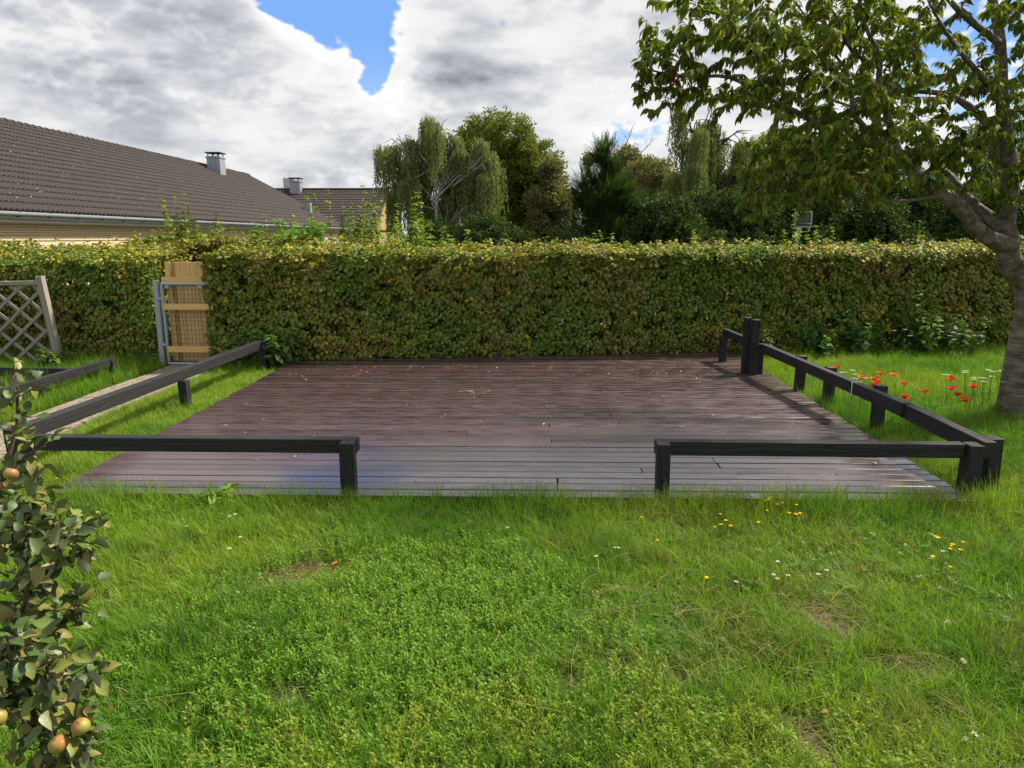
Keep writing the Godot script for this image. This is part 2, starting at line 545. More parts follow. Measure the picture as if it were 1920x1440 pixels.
func post(parent: Node, x: float, z: float, w: float, d: float, top: float, lean := Vector2.ZERO, called := "post") -> Node:
	var mb := MB.new()
	mb.cbox(Vector3(w, top + 0.1, d), 0.006, Transform3D(), Vector2(rng.randf(), rng.randf()), Vector2(0.6, 2.2))
	return part(called, mb.mesh(M.black), parent, Transform3D(Basis.from_euler(Vector3(lean.x, r(-0.03, 0.03), lean.y)), Vector3(x, (top - 0.1) / 2, z)))

func beam(parent: Node, a: Vector3, b: Vector3, w: float, h: float) -> Node:
	var mb := MB.new()
	mb.cbox(Vector3(w, h, (b - a).length()), 0.006, Transform3D(), Vector2(rng.randf(), rng.randf()), Vector2(0.5, 2.2))
	return part("rail", mb.mesh(M.black), parent, Transform3D(frame(b - a), (a + b) / 2))

func build_railings() -> void:
	var le := thing("low_railing", "black timber railing round the left corner of the deck beside the path", "railing", Vector3.ZERO, "black timber railings of the deck")
	post(le, -3.50, -4.60, 0.095, 0.095, 0.36)
	post(le, -3.36, -4.475, 0.10, 0.095, 0.355)
	post(le, -3.37, -6.74, 0.085, 0.09, 0.305, Vector2(0, 0.03))
	post(le, -3.35, -8.80, 0.085, 0.09, 0.30, Vector2(0, 0.01))
	post(le, -1.165, -4.385, 0.095, 0.085, 0.385, Vector2(0.01, -0.005))
	beam(le, Vector3(-3.47, 0.365, -4.50), Vector3(-3.36, 0.355, -8.95), 0.085, 0.105)
	beam(le, Vector3(-3.41, 0.340, -4.475), Vector3(-1.115, 0.334, -4.475), 0.085, 0.095).position.y += 0.004
	var ri := thing("low_railing", "black timber railing round the right corner of the deck with a tall double post", "railing", Vector3.ZERO, "black timber railings of the deck")
	post(ri, 0.875, -4.405, 0.085, 0.085, 0.385, Vector2(0.0, 0.01))
	post(ri, 2.875, -4.47, 0.095, 0.10, 0.375, Vector2(0.01, 0.0))
	post(ri, 3.06, -4.56, 0.09, 0.10, 0.395, Vector2(0, 0.02))
	beam(ri, Vector3(0.835, 0.332, -4.492), Vector3(2.825, 0.326, -4.495), 0.075, 0.095)
	beam(ri, Vector3(2.965, 0.338, -4.44), Vector3(2.945, 0.366, -5.66), 0.08, 0.115)
	beam(ri, Vector3(2.925, 0.372, -5.40), Vector3(2.765, 0.405, -8.31), 0.07, 0.105)
	beam(ri, Vector3(2.70, 0.43, -8.42), Vector3(2.60, 0.452, -9.38), 0.07, 0.095)
	for q in [[3.025, -6.02, 0.435], [2.955, -6.88, 0.44], [2.905, -7.50, 0.45]]:
		post(ri, q[0], q[1], 0.088, 0.09, q[2], Vector2(r(-0.02, 0.02), r(-0.02, 0.02)))
	post(ri, 2.60, -8.44, 0.075, 0.085, 0.75, Vector2(0, 0.005))
	post(ri, 2.668, -8.35, 0.086, 0.085, 0.735, Vector2(0, -0.012))
	post(ri, 2.765, -8.42, 0.07, 0.085, 0.44)
	post(ri, 2.555, -9.25, 0.085, 0.085, 0.42)
	var tie := MB.new()
	tie.tube([Vector3(-0.042, -0.06, 0), Vector3(-0.042, 0.06, 0), Vector3(0.042, 0.06, 0), Vector3(0.042, -0.06, 0), Vector3(-0.042, -0.06, 0)], [0.0035, 0.0035, 0.0035, 0.0035, 0.0035], 6)
	var o := part("cable_tie", tie.mesh(plain(Color(0.75, 0.75, 0.73), 0.5)), ri, Transform3D(frame(Vector3(0.01, 0, 1)), Vector3(2.882, 0.380, -6.15)))
	o.set_meta("label", "white cable tie round the rail")
	# low timber edging of the planted bed beyond the path
	var bed := thing("bed_edging", "low black timber edging rail of the overgrown bed beyond the path", "edging")
	post(bed, -4.99, -8.26, 0.09, 0.09, 0.24)
	post(bed, -5.02, -7.05, 0.09, 0.09, 0.20)
	post(bed, -5.03, -5.9, 0.09, 0.09, 0.22)
	post(bed, -7.6, -8.3, 0.09, 0.09, 0.20)
	beam(bed, Vector3(-5.0, 0.212, -8.33), Vector3(-5.03, 0.212, -5.6), 0.07, 0.10)
	beam(bed, Vector3(-5.16, 0.19, -7.72), Vector3(-8.4, 0.19, -7.9), 0.07, 0.10)

# ------------------------------------------------------------------ gate, trellis, path
func build_gate() -> void:
	var g := thing("garden_gate", "galvanised steel mesh gate in the gap of the hedge", "gate")
	var z := -9.10
	var tubes := [[Vector3(-4.72, 0.04, z), Vector3(-4.72, 1.09, z)], [Vector3(-4.09, 0.04, z), Vector3(-4.09, 1.09, z)], [Vector3(-4.72, 1.09, z), Vector3(-4.09, 1.09, z)], [Vector3(-4.72, 0.05, z), Vector3(-4.09, 0.05, z)]]
	for t in tubes:
		var mb := MB.new()
		mb.tube(t, [0.021, 0.021], 12)
		part("frame_tube", mb.mesh(M.galv), g)
	var gp := MB.new()
	gp.tube([Vector3(-4.815, -0.1, z - 0.02), Vector3(-4.80, 1.13, z - 0.02)], [0.043, 0.043], 16)
	part("gate_post", gp.mesh(M.galv), g)
	for y in [0.30, 0.90]:
		var hb := MB.new()
		hb.cbox(Vector3(0.10, 0.035, 0.05), 0.006)
		part("hinge", hb.mesh(M.galv), g, Transform3D(Basis(), Vector3(-4.755, y, z)))
	for i in 12:
		var mb := MB.new()
		var x := -4.675 + i * 0.0495
		mb.tube([Vector3(x, 0.07, z + 0.012), Vector3(x + r(-0.004, 0.004), 1.04, z + 0.012)], [0.0028, 0.0028], 5)
		part("mesh_wire", mb.mesh(M.wire), g)
	for i in 17:
		var mb := MB.new()
		var y := 0.09 + i * 0.058
		mb.tube([Vector3(-4.70, y, z + 0.016), Vector3(-4.4, y + r(-0.006, 0.006), z + 0.018), Vector3(-4.11, y, z + 0.016)], [0.0028, 0.0028, 0.0028], 5)
		part("mesh_wire", mb.mesh(M.wire), g)
	for x in [-4.65, -4.22]:
		var mb := MB.new()
		mb.cbox(Vector3(0.05, 0.04, 0.012), 0.003)
		part("clip", mb.mesh(M.galv), g, Transform3D(Basis(), Vector3(x, 1.055, z + 0.014)))
	var p := thing("board_panel", "panel of new yellow pine boards fixed behind the steel mesh gate", "panel")
	var x := -4.69
	for i in 8:
		var mb := MB.new()
		var wd: float = [0.075, 0.06, 0.075, 0.12, 0.085, 0.08, 0.07, 0.085][i]
		mb.cbox(Vector3(wd - 0.004, 1.29, 0.02), 0.002, Transform3D(), Vector2(rng.randf(), rng.randf()), Vector2(0.5, 2.5))
		part("board", mb.mesh(M.pine_dark if i in [1, 6] else M.pine), p, Transform3D(Basis(), Vector3(x + wd / 2, 0.725 + r(-0.006, 0.004), z - 0.065 - (0.018 if i in [1, 6] else 0.0))))
		x += wd
	for q in [[1.135, -4.735, -4.06, 0.085], [0.80, -4.70, -4.06, 0.08], [0.245, -4.70, -4.06, 0.08]]:
		var mb := MB.new()
		mb.cbox(Vector3(q[2] - q[1], q[3], 0.022), 0.002, Transform3D(), Vector2(rng.randf(), rng.randf()), Vector2(0.5, 2.5))
		part("batten", mb.mesh(M.pine), p, Transform3D(Basis(), Vector3((q[1] + q[2]) / 2, q[0], z + (0.036 if q[0] < 1.0 else -0.04))))
	# trellis
	var t := thing("trellis", "weathered grey diamond lattice trellis with a leaning post in the bed", "trellis")
	var pm := MB.new()
	pm.cbox(Vector3(0.085, 1.20, 0.085), 0.008, Transform3D(), Vector2(0.3, 0.1), Vector2(0.5, 2.0))
	part("post", pm.mesh(M.grey_wood), t, Transform3D(Basis.from_euler(Vector3(0, 0, 0.10)), Vector3(-6.10, 0.60, -8.9)))
	var tr := MB.new()
	tr.cbox(Vector3(1.6, 0.055, 0.05), 0.005, Transform3D(), Vector2(0.7, 0.1), Vector2(0.5, 2.0))
	part("top_rail", tr.mesh(M.grey_wood), t, Transform3D(Basis.from_euler(Vector3(0, 0, 0.02)), Vector3(-6.95, 1.10, -8.9)))
	var br := MB.new()
	br.cbox(Vector3(1.6, 0.055, 0.05), 0.005, Transform3D(), Vector2(0.1, 0.5), Vector2(0.5, 2.0))
	part("bottom_rail", br.mesh(M.grey_wood), t, Transform3D(Basis(), Vector3(-6.85, 0.06, -8.9)))
	for dirn in [1.0, -1.0]:
		for i in 9:
			var c: float = -8.75 + i * 0.30
			# slat from (c, 0.26) to (c + 0.83 * dirn, 1.08), cut at the frame
			var a := Vector2(c, 0.09)
			var b := Vector2(c + 1.15, 1.08)
			var s0 := 0.0
			var s1 := 1.0
			var xl := -7.73
			var xr := -6.14
			s0 = maxf(s0, (xl - a.x) / (b.x - a.x))
			s1 = minf(s1, (xr - a.x) / (b.x - a.x))
			if s1 - s0 < 0.08: continue
			var p0 := a.lerp(b, s0)
			var p1 := a.lerp(b, s1)
			if dirn < 0:
				p0.x = xl + xr - p0.x
				p1.x = xl + xr - p1.x
			var mb := MB.new()
			mb.cbox(Vector3(p0.distance_to(p1), 0.042, 0.014), 0.003, Transform3D(), Vector2(rng.randf(), rng.randf()), Vector2(0.5, 2.0))
			part("slat", mb.mesh(M.grey_wood), t, Transform3D(Basis.from_euler(Vector3(0, 0, (p1 - p0).angle())), Vector3((p0.x + p1.x) / 2, (p0.y + p1.y) / 2, -8.9 + 0.0085 * dirn)))

func build_ground() -> void:
	var mb := MB.new()
	mb.flat([Vector3(-160, 0, 30), Vector3(160, 0, 30), Vector3(160, 0, -220), Vector3(-160, 0, -220)], Vector3.UP)
	tag(part("ground", mb.mesh(M.ground), self), "", "", "", "structure")
	# garden path of worn concrete slabs
	var path := Node3D.new()
	path.name = "path"
	add_child(path)
	tag(path, "", "", "", "structure")
	var z := -3.2
	while z > -9.3:
		var s := MB.new()
		s.cbox(Vector3(0.66 + r(-0.02, 0.02), 0.05, 0.49), 0.008)
		part("slab", s.mesh(M.concrete), path, Transform3D(Basis.from_euler(Vector3(r(-0.008, 0.008), r(-0.01, 0.01), r(-0.01, 0.01))), Vector3(-4.38 + r(-0.01, 0.01), 0.003 + r(-0.004, 0.004), z - 0.25)))
		z -= 0.5
	# worn places in the lawn
	for q in BARE:
		var p := MB.new()
		var nn := noise(int(q[0] * 100) + 900, 1.2, 2)
		var c := p.vert(Vector3(0, 0.012, 0), Vector3.UP)
		for i in 28:
			var a := TAU * i / 28
			var rr := 1.0 + 0.45 * nn.get_noise_2d(cos(a) * 2.0, sin(a) * 2.0)
			p.vert(Vector3(cos(a) * q[2] * rr * 1.25, 0.004, sin(a) * q[3] * rr * 1.25), Vector3.UP)
		for i in 28:
			p.tri(c, c + 1 + i, c + 1 + (i + 1) % 28)
		var o := part("soil_patch", p.mesh(M.soil), self, Transform3D(Basis.from_euler(Vector3(0, q[4], 0)), Vector3(q[0], 0, q[1])))
		tag(o, "", "", "", "structure")

# x, z, half-widths, turn
const BARE := [[-1.16, -3.20, 0.26, 0.115, 0.45], [1.33, -2.88, 0.09, 0.13, 0.0], [0.55, -2.42, 0.10, 0.05, 0.2], [0.96, -2.10, 0.07, 0.10, 0.1], [1.52, -2.52, 0.13, 0.05, -0.2], [-0.85, -2.28, 0.09, 0.07, 0.0], [0.15, -2.4, 0.06, 0.05, 0.0]]

func bare_at(x: float, z: float) -> float:
	var m := 9.0
	for q in BARE:
		var d := Vector2(x - q[0], z - q[1]).rotated(q[4])
		m = minf(m, sqrt(pow(d.x / q[2], 2) + pow(d.y / q[3], 2)))
	return m

# ------------------------------------------------------------------ grass
func hedge_front(x: float) -> float:
	return -9.05 - 0.146 * (x + 4.2)

func build_grass() -> void:
	var kinds := []
	for k in 5:
		var mb := MB.new()
		var nb: int = [11, 13, 10, 9, 12][k]
		for i in nb:
			var a := r(0, TAU)
			var d := Vector3(cos(a), 0, sin(a))
			var h := r(0.05, 0.115) if k < 3 else r(0.08, 0.19)
			var g := r(0.8, 1.2)
			mb.tint = Color(g * r(0.9, 1.15), g, g * r(0.7, 1.1))
			if rng.randf() < 0.07: mb.tint = Color(2.6, 1.35, 2.2)
			mb.blade(Vector3(r(-0.022, 0.022), -0.005, r(-0.022, 0.022)), d, h, r(0.0022, 0.0042), r(0.25, 1.5), 3)
		kinds.push_back(mb.mesh(M.grass))
	var wh := [[], [], [], [], []]
	var co := [[], [], [], [], []]
	var n1 := noise(21, 0.9, 3)
	var n2 := noise(22, 0.35, 2)
	var n3 := noise(23, 2.6, 2)
	var areas := [[-3.9, 3.9, -4.30, -1.35, 1750], [-4.02, -3.07, -9.3, -4.3, 1300], [2.72, 7.9, -10.7, -4.3, 980], [3.9, 6.5, -4.3, -2.0, 600], [-9.5, -4.74, -9.6, -4.0, 800], [-6.0, -3.9, -4.3, -2.0, 300]]
	for ai in areas.size():
		var q: Array = areas[ai]
		var cnt := int((q[1] - q[0]) * (q[3] - q[2]) * q[4])
		for i in cnt:
			var x := r(q[0], q[1])
			var z := r(q[2], q[3])
			if x > 2.7 and z < hedge_front(x) - 0.12: continue
			if ai == 2 and x < lerpf(2.79, 2.95, (z + 4.235) / -5.7): continue
			if x < -3.95 and x > -4.74 and rng.randf() < 0.93: continue
			var ba := bare_at(x, z)
			if ba < 0.95 and rng.randf() < 0.93: continue
			var v1 := n1.get_noise_2d(x, z)
			var v2 := n2.get_noise_2d(x, z)
			var v3 := n3.get_noise_2d(x, z)
			if v3 < -0.38 and rng.randf() < 0.55: continue
			var near_edge := 0.0
			if ai == 0: near_edge = clampf(1.0 - absf(z + 4.22) / 0.35, 0, 1)
			var hgt := 0.95 + 0.50 * v1 + 0.35 * near_edge + r(-0.25, 0.25)
			if ai == 4: hgt += 0.6 + (0.8 * maxf(0.0, v1 + 0.3) if x < -4.9 else 0.0)
			if ai == 2 and absf(x - 2.95) < 0.16: hgt += 0.25
			if ai == 2 and z < -6.0: hgt += 0.3
			if ai == 1: hgt *= 0.9
			hgt = clampf(hgt, 0.4, 2.6)
			if ba < 1.4: hgt *= 0.55
			var k := rng.randi() % 3
			if rng.randf() < 0.22 + 0.3 * near_edge + maxf(v1, 0) * 0.4: k = 3 + rng.randi() % 2
			var g := mixc(Color(0.132, 0.295, 0.024), Color(0.235, 0.365, 0.038), 0.5 + 1.3 * v2 + r(-0.35, 0.35))
			if v1 > 0.15: g = mixc(g, Color(0.090, 0.22, 0.03), (v1 - 0.15) * 2.0)
			if ai == 0 and x > 0.2: g = mixc(g, Color(0.20, 0.21, 0.05), clampf(v3 * 0.9, 0.0, 0.5))
			if rng.randf() < 0.03: g = Color(0.30, 0.25, 0.10)
			var lean := Vector3(r(-0.35, 0.35), 1, r(-0.35, 0.35)).normalized()
			var b := Basis(Quaternion(Vector3.UP, lean)) * Basis(Vector3.UP, r(0, TAU))
			wh[k].push_back(Transform3D(b.scaled(Vector3(r(0.8, 1.3), hgt, r(0.8, 1.3))), Vector3(x, 0, z)))
			co[k].push_back(g)
	var lawn := Node3D.new()
	lawn.name = "lawn_grass"
	add_child(lawn)
	tag(lawn, "long uncut green grass all round the wooden deck", "grass", "", "stuff")
	for k in 5: many("blades", kinds[k], wh[k], co[k], lawn)
	# leafy upright weeds that crowd the lawn in the middle and to the left
	var wk := []
	for k in 3:
		var mb := MB.new()
		for s in 3:
			var a := r(0, TAU)
			var top := Vector3(cos(a) * r(0.01, 0.035), r(0.06, 0.10), sin(a) * r(0.01, 0.035))
			var root := Vector3(r(-0.02, 0.02), 0, r(-0.02, 0.02))
			mb.tint = Color(0.9, 0.9, 0.8)
			mb.blade(root, Vector3(cos(a), 0, sin(a)), top.y, 0.003, 0.25, 2)
			var lv := 13
			for i in lv:
				var t := 0.25 + 0.75 * i / (lv - 1.0)
				var p := root.lerp(Vector3(root.x + top.x * t * 0.6, top.y * 0.95, root.z + top.z * t * 0.6), t)
				var aa := i * 2.4 + r(-0.4, 0.4)
				var g := r(0.8, 1.25)
				mb.tint = Color(g, g, g * 0.9)
				mb.leaf(Transform3D(frame(Vector3(cos(aa), r(0.5, 1.6), sin(aa))), p), r(0.010, 0.017), r(0.0045, 0.007), 0.25, 0.2, 2)
		wk.push_back(mb.mesh(M.grass))
	var ww := [[], [], []]
	var wc := [[], [], []]
	for i in 8500:
		var x := r(-1.9, 1.4)
		var z := r(-3.75, -1.6)
		var d := pow((x + 0.62) / 0.85, 2) + pow((z + 2.85) / 0.8, 2)
		var d2 := pow((x - 0.1) / 1.0, 2) + pow((z + 1.95) / 0.45, 2)
		var nn := 0.9 * n1.get_noise_2d(x * 1.7 + 9.0, z * 1.7)
		if minf(d, d2) + nn + r(-0.75, 0.55) > 0.85: continue
		if bare_at(x, z) < 1.2 and rng.randf() < 0.9: continue
		var k := rng.randi() % 3
		var g := mixc(Color(0.138, 0.290, 0.028), Color(0.218, 0.360, 0.038), r(0, 1))
		if d2 + nn * 0.6 + r(-0.8, 0.8) < d: g = mixc(g, Color(0.30, 0.34, 0.035), r(0.0, 0.75))
		var s := r(0.8, 1.45)
		ww[k].push_back(Transform3D(Basis.from_euler(Vector3(r(-0.2, 0.2), r(0, TAU), r(-0.2, 0.2))).scaled(Vector3.ONE * s), Vector3(x, 0, z)))
		wc[k].push_back(g)
	var weeds := Node3D.new()
	weeds.name = "lawn_weeds"
	add_child(weeds)
	tag(weeds, "small leaved upright weeds crowding the middle of the foreground lawn", "weeds", "", "stuff")
	for k in 3: many("sprigs", wk[k], ww[k], wc[k], weeds)
	# round clover-like leaves here and there
	var cl := MB.new()
	for i in 3:
		var a := TAU * i / 3.0
		cl.leaf(Transform3D(frame(Vector3(cos(a), 0.25, sin(a))), Vector3(0, 0.05, 0)), 0.014, 0.013, 0.2, 0.1, 3, 0.62)
	cl.blade(Vector3.ZERO, Vector3(1, 0, 0), 0.05, 0.0018, 0.05, 2)
	var cw := []
	var cc := []
	for i in 4200:
		var x := r(-3.0, 3.4)
		var z := r(-4.1, -1.5)
		if n2.get_noise_2d(x * 2.2 + 30.0, z * 2.2) < 0.08 or bare_at(x, z) < 1.1: continue
		cw.push_back(Transform3D(Basis.from_euler(Vector3(r(-0.3, 0.3), r(0, TAU), r(-0.3, 0.3))).scaled(Vector3.ONE * r(0.8, 1.5)), Vector3(x, 0, z)))
		cc.push_back(mixc(Color(0.06, 0.15, 0.03), Color(0.12, 0.22, 0.04), rng.randf()))
	tag(many("clover", cl.mesh(M.grass), cw, cc, self), "low clover leaves between the grass blades of the foreground lawn", "clover")
	# dry stalks that lie over the grass, and straw on the worn places
	var sm := []
	for k in 2:
		var mb := MB.new()
		var pts := []
		var rad := []
		for i in 9:
			var t := i / 8.0
			pts.push_back(Vector3((0.05 - 0.03 * k) * sin(t * 2.6) , 0.02 * sin(t * PI), t * 0.24))
			rad.push_back(0.0011 - 0.0006 * t)
		mb.tube(pts, rad, 4)
		sm.push_back(mb.mesh(M.dry))
	var dw := [[], []]
	var dc := [[], []]
	for i in 260:
		var x := r(-2.8, 3.2)
		var z := r(-4.0, -1.6)
		if i < 170:
			x = rng.randfn(0.75, 0.5)
			z = rng.randfn(-2.75, 0.36)
		dw[i % 2].push_back(Transform3D(Basis.from_euler(Vector3(r(-0.35, 0.08), r(0, TAU), 0)).scaled(Vector3(1, 1, r(0.35, 1.0))), Vector3(x, r(0.035, 0.085), z)))
		dc[i % 2].push_back(Color(0.42, 0.35, 0.17) * r(0.6, 1.1))
	for q in BARE:
		var cnt := int(q[2] * q[3] * 11000.0)
		for i in cnt:
			var a := r(0, TAU)
			var rad := sqrt(rng.randf()) * 1.3
			var o := Vector2(cos(a) * q[2] * rad, sin(a) * q[3] * rad).rotated(-q[4])
			dw[i % 2].push_back(Transform3D(Basis.from_euler(Vector3(r(-0.15, 0.1), r(0, TAU), 0)).scaled(Vector3(1, 1, r(0.12, 0.35))), Vector3(q[0] + o.x, r(0.012, 0.03), q[1] + o.y)))
			dc[i % 2].push_back(mixc(Color(0.30, 0.22, 0.11), Color(0.48, 0.40, 0.24), rng.randf()))
	var straw := Node3D.new()
	straw.name = "dry_straw"
	add_child(straw)
	tag(straw, "dry straw coloured stalks lying across the lawn and its worn patches", "straw", "", "stuff")
	for k in 2: many("stalks", sm[k], dw[k], dc[k], straw)

# ------------------------------------------------------------------ flowers and herbs
func build_flowers() -> void:
	# poppies
	var spots_p := [Vector3(3.33, 0.30, -7.59), Vector3(3.34, 0.30, -6.98), Vector3(3.36, 0.31, -6.90), Vector3(3.38, 0.29, -6.79), Vector3(3.63, 0.30, -7.23), Vector3(3.76, 0.30, -7.15), Vector3(3.60, 0.28, -6.80), Vector3(3.30, 0.27, -6.70), Vector3(3.58, 0.30, -6.32), Vector3(4.12, 0.30, -6.94), Vector3(3.92, 0.30, -6.49), Vector3(3.78, 0.30, -6.19), Vector3(4.13, 0.30, -6.59), Vector3(3.84, 0.28, -6.07), Vector3(3.30, 0.28, -6.14)]
	for i in spots_p.size():
		var p: Vector3 = spots_p[i]
		var which: String = ["single red poppy farthest back, beside the rail's far posts", "leftmost red poppy of the tight cluster behind the rail", "second red poppy from the left in the tight cluster behind the rail", "front red poppy of the tight cluster behind the rail", "tallest red poppy at the back of the tight cluster behind the rail", "red poppy just right of the tight cluster behind the rail", "low red poppy just in front right of the tight cluster", "low pale red poppy left in the tight cluster, nearest the rail", "red poppy alone in the middle between the two poppy groups", "rearmost red poppy of the group near the cherry trunk", "red poppy in the middle of the group near the cherry trunk", "red poppy second from the front in the group near the cherry trunk", "upright red poppy closest to the cherry trunk", "foremost red poppy of the group near the cherry trunk", "pale red poppy nearest the cable tie on the rail"][i]
		var o := thing("poppy", which, "flower", Vector3(p.x, 0, p.z), "red poppies in the right-hand lawn")
		var st := MB.new()
		st.tint = Color(0.10, 0.17, 0.05)
		var off := Vector3(r(-0.05, 0.05), p.y, r(-0.05, 0.05))
		st.tube([Vector3.ZERO, off * 0.55 + Vector3(0.01, 0, 0), off], [0.0022, 0.002, 0.0016], 5)
		part("stalk", st.mesh(M.leaf), o)
		var pm := MB.new()
		for k in 4:
			var a := k * PI / 2 + r(-0.2, 0.2)
			var s := r(0.85, 1.15)
			pm.tint = Color(0.72 * s, 0.085 * s, 0.03)
			pm.leaf(Transform3D(frame(Vector3(cos(a), r(0.15, 0.8), sin(a))), off), r(0.045, 0.058), r(0.056, 0.072), 0.35, -0.25, 4, 0.62, 0.05)
		part("petals", pm.mesh(M.petal), o)
		var cm := MB.new()
		cm.tint = Color(0.03, 0.035, 0.02)
		cm.tube([off, off + Vector3(0, 0.008, 0), off + Vector3(0, 0.013, 0)], [0.004, 0.007, 0.003], 8)
		part("flower_centre", cm.mesh(M.leaf), o)
	# flat white heads (yarrow-like)
	var wh := [Vector3(3.39, 0.30, -7.41), Vector3(3.27, 0.32, -7.08), Vector3(3.20, 0.33, -7.14), Vector3(4.14, 0.35, -6.93), Vector3(4.46, 0.35, -7.19), Vector3(4.40, 0.35, -7.05), Vector3(4.28, 0.35, -6.80), Vector3(4.26, 0.35, -6.67), Vector3(4.26, 0.35, -6.62), Vector3(4.40, 0.35, -6.78), Vector3(4.51, 0.35, -6.89), Vector3(4.66, 0.35, -7.23), Vector3(4.68, 0.35, -7.17), Vector3(4.74, 0.35, -7.17), Vector3(4.41, 0.35, -6.57), Vector3(3.16, 0.33, -6.85), Vector3(3.26, 0.33, -6.91), Vector3(4.52, 0.55, -9.5), Vector3(4.88, 0.46, -9.5), Vector3(4.98, 0.48, -9.45), Vector3(5.06, 0.39, -9.5), Vector3(5.45, 0.42, -9.3), Vector3(5.55, 0.46, -9.3), Vector3(5.62, 0.44, -9.35), Vector3(5.60, 0.50, -9.4), Vector3(5.72, 0.47, -9.4), Vector3(5.5, 0.37, -9.3)]
	for i in wh.size():
		var p: Vector3 = wh[i]
		var back := i >= 17
		var o := thing("white_flower", "white flower head on a tall stem before the nettles at the hedge" if back else "flat white flower head on a stem among the red poppies", "flower", Vector3(p.x, 0, p.z), "white flowers by the hedge" if back else "white flowers among the poppies")
		var st := MB.new()
		st.tint = Color(0.08, 0.15, 0.04)
		var off := Vector3(r(-0.04, 0.04), p.y, r(-0.04, 0.04))
		st.tube([Vector3.ZERO, off * 0.5 + Vector3(0.008, 0, 0), off], [0.0028, 0.0024, 0.0018], 5)
		for k in 6:
			var t := 0.15 + 0.11 * k
			var a := k * 2.4
			st.tint = Color(0.08, 0.17, 0.05)
			st.leaf(Transform3D(frame(Vector3(cos(a), 0.7, sin(a))), off * t), 0.05, 0.012, 0.2, 0.3, 3)
		part("stem", st.mesh(M.leaf), o)
		var hm := MB.new()
		for k in 15:
			var a := k * 2.4
			var rr := 0.0085 * sqrt(float(k))
			var c := off + Vector3(cos(a) * rr, 0.006 * cos(rr * 30.0), sin(a) * rr)
			var s := r(0.8, 1.0)
			hm.tint = Color(0.74 * s, 0.74 * s, 0.70 * s)
			for j in 3:
				var b := r(0, TAU)
				hm.leaf(Transform3D(frame(Vector3(cos(b), 0.5, sin(b))), c), 0.009, 0.007, 0.2, 0.2, 2)
		part("flower_head", hm.mesh(M.petal), o)
	# yellow flowers
	var ye := [Vector2(0.66, -3.84), Vector2(0.69, -3.47), Vector2(0.85, -3.12), Vector2(1.03, -3.72), Vector2(1.06, -3.73), Vector2(1.10, -3.83), Vector2(1.12, -3.75), Vector2(1.13, -3.72), Vector2(1.36, -3.85), Vector2(1.29, -3.76), Vector2(1.44, -4.10), Vector2(1.45, -4.08), Vector2(1.50, -4.17), Vector2(1.52, -4.06), Vector2(1.54, -4.05), Vector2(1.58, -4.00), Vector2(1.53, -3.90), Vector2(1.53, -3.88), Vector2(1.54, -3.82), Vector2(2.14, -3.53), Vector2(2.16, -3.54), Vector2(2.21, -3.49), Vector2(2.15, -3.41), Vector2(2.20, -3.46), Vector2(2.04, -3.38), Vector2(2.07, -3.27), Vector2(2.21, -3.40), Vector2(2.29, -3.56), Vector2(-3.11, -4.39), Vector2(-3.05, -4.32), Vector2(-3.09, -4.42), Vector2(-3.11, -4.35), Vector2(-3.08, -4.48), Vector2(-3.40, -4.25), Vector2(-3.34, -4.35), Vector2(-3.34, -4.28), Vector2(-2.93, -4.12), Vector2(-3.37, -4.3)]
	for q in [[3.05, 3.5, -7.9, -6.6, 16], [4.0, 4.6, -6.6, -6.0, 7], [-4.1, -3.8, -7.5, -5.5, 5]]:
		for i in q[4]: ye.push_back(Vector2(r(q[0], q[1]), r(q[2], q[3])))
	for i in ye.size():
		var p: Vector2 = ye[i]
		var zone := 0 if i < 28 else (1 if i < 38 else (2 if i < 61 else 3))
		var o := thing("yellow_flower", ["small yellow flower on a thin stalk in front of the right railing", "small yellow flower by the left front corner post of the deck", "tiny yellow flower in the lawn with the red poppies", "tiny yellow flower in the grass beside the path"][zone], "flower", Vector3(p.x, 0, p.y), ["yellow flowers before the right railing", "yellow flowers by the left corner post", "yellow flowers among the poppies", "yellow flowers by the path"][zone])
		var hgt := r(0.10, 0.15) if zone != 1 else r(0.14, 0.30)
		if zone == 2: hgt = r(0.14, 0.24)
		var off := Vector3(r(-0.02, 0.02), hgt, r(-0.02, 0.02))
		var st := MB.new()
		st.tint = Color(0.11, 0.19, 0.04)
		st.tube([Vector3.ZERO, off * 0.5 + Vector3(0.006, 0, 0), off], [0.0016, 0.0014, 0.0012], 5)
		part("stalk", st.mesh(M.leaf), o)
		var hm := MB.new()
		var sz := r(0.7, 1.1) * (0.8 if zone == 2 else 1.0)
		for k in 10:
			var a := TAU * k / 10.0
			hm.tint = Color(0.85, 0.55, 0.015) * r(0.85, 1.05)
			hm.leaf(Transform3D(frame(Vector3(cos(a), r(0.15, 0.5), sin(a))), off), 0.0125 * sz, 0.006 * sz, 0.2, 0.15, 2, 0.6)
		part("flower_head", hm.mesh(M.petal), o)
	# daisies and white clover heads
	var da := [Vector2(-1.69, -3.85), Vector2(-2.52, -3.86), Vector2(-1.90, -3.70), Vector2(-1.54, -3.38), Vector2(-1.53, -3.52), Vector2(0.35, -3.36), Vector2(0.46, -3.49), Vector2(0.48, -3.48), Vector2(0.98, -3.11), Vector2(1.17, -3.17), Vector2(1.20, -3.15), Vector2(1.25, -3.18), Vector2(1.40, -3.19), Vector2(1.26, -3.32), Vector2(1.45, -3.23), Vector2(-1.72, -3.80), Vector2(2.04, -3.38), Vector2(2.14, -3.46), Vector2(-0.10, -3.68)]
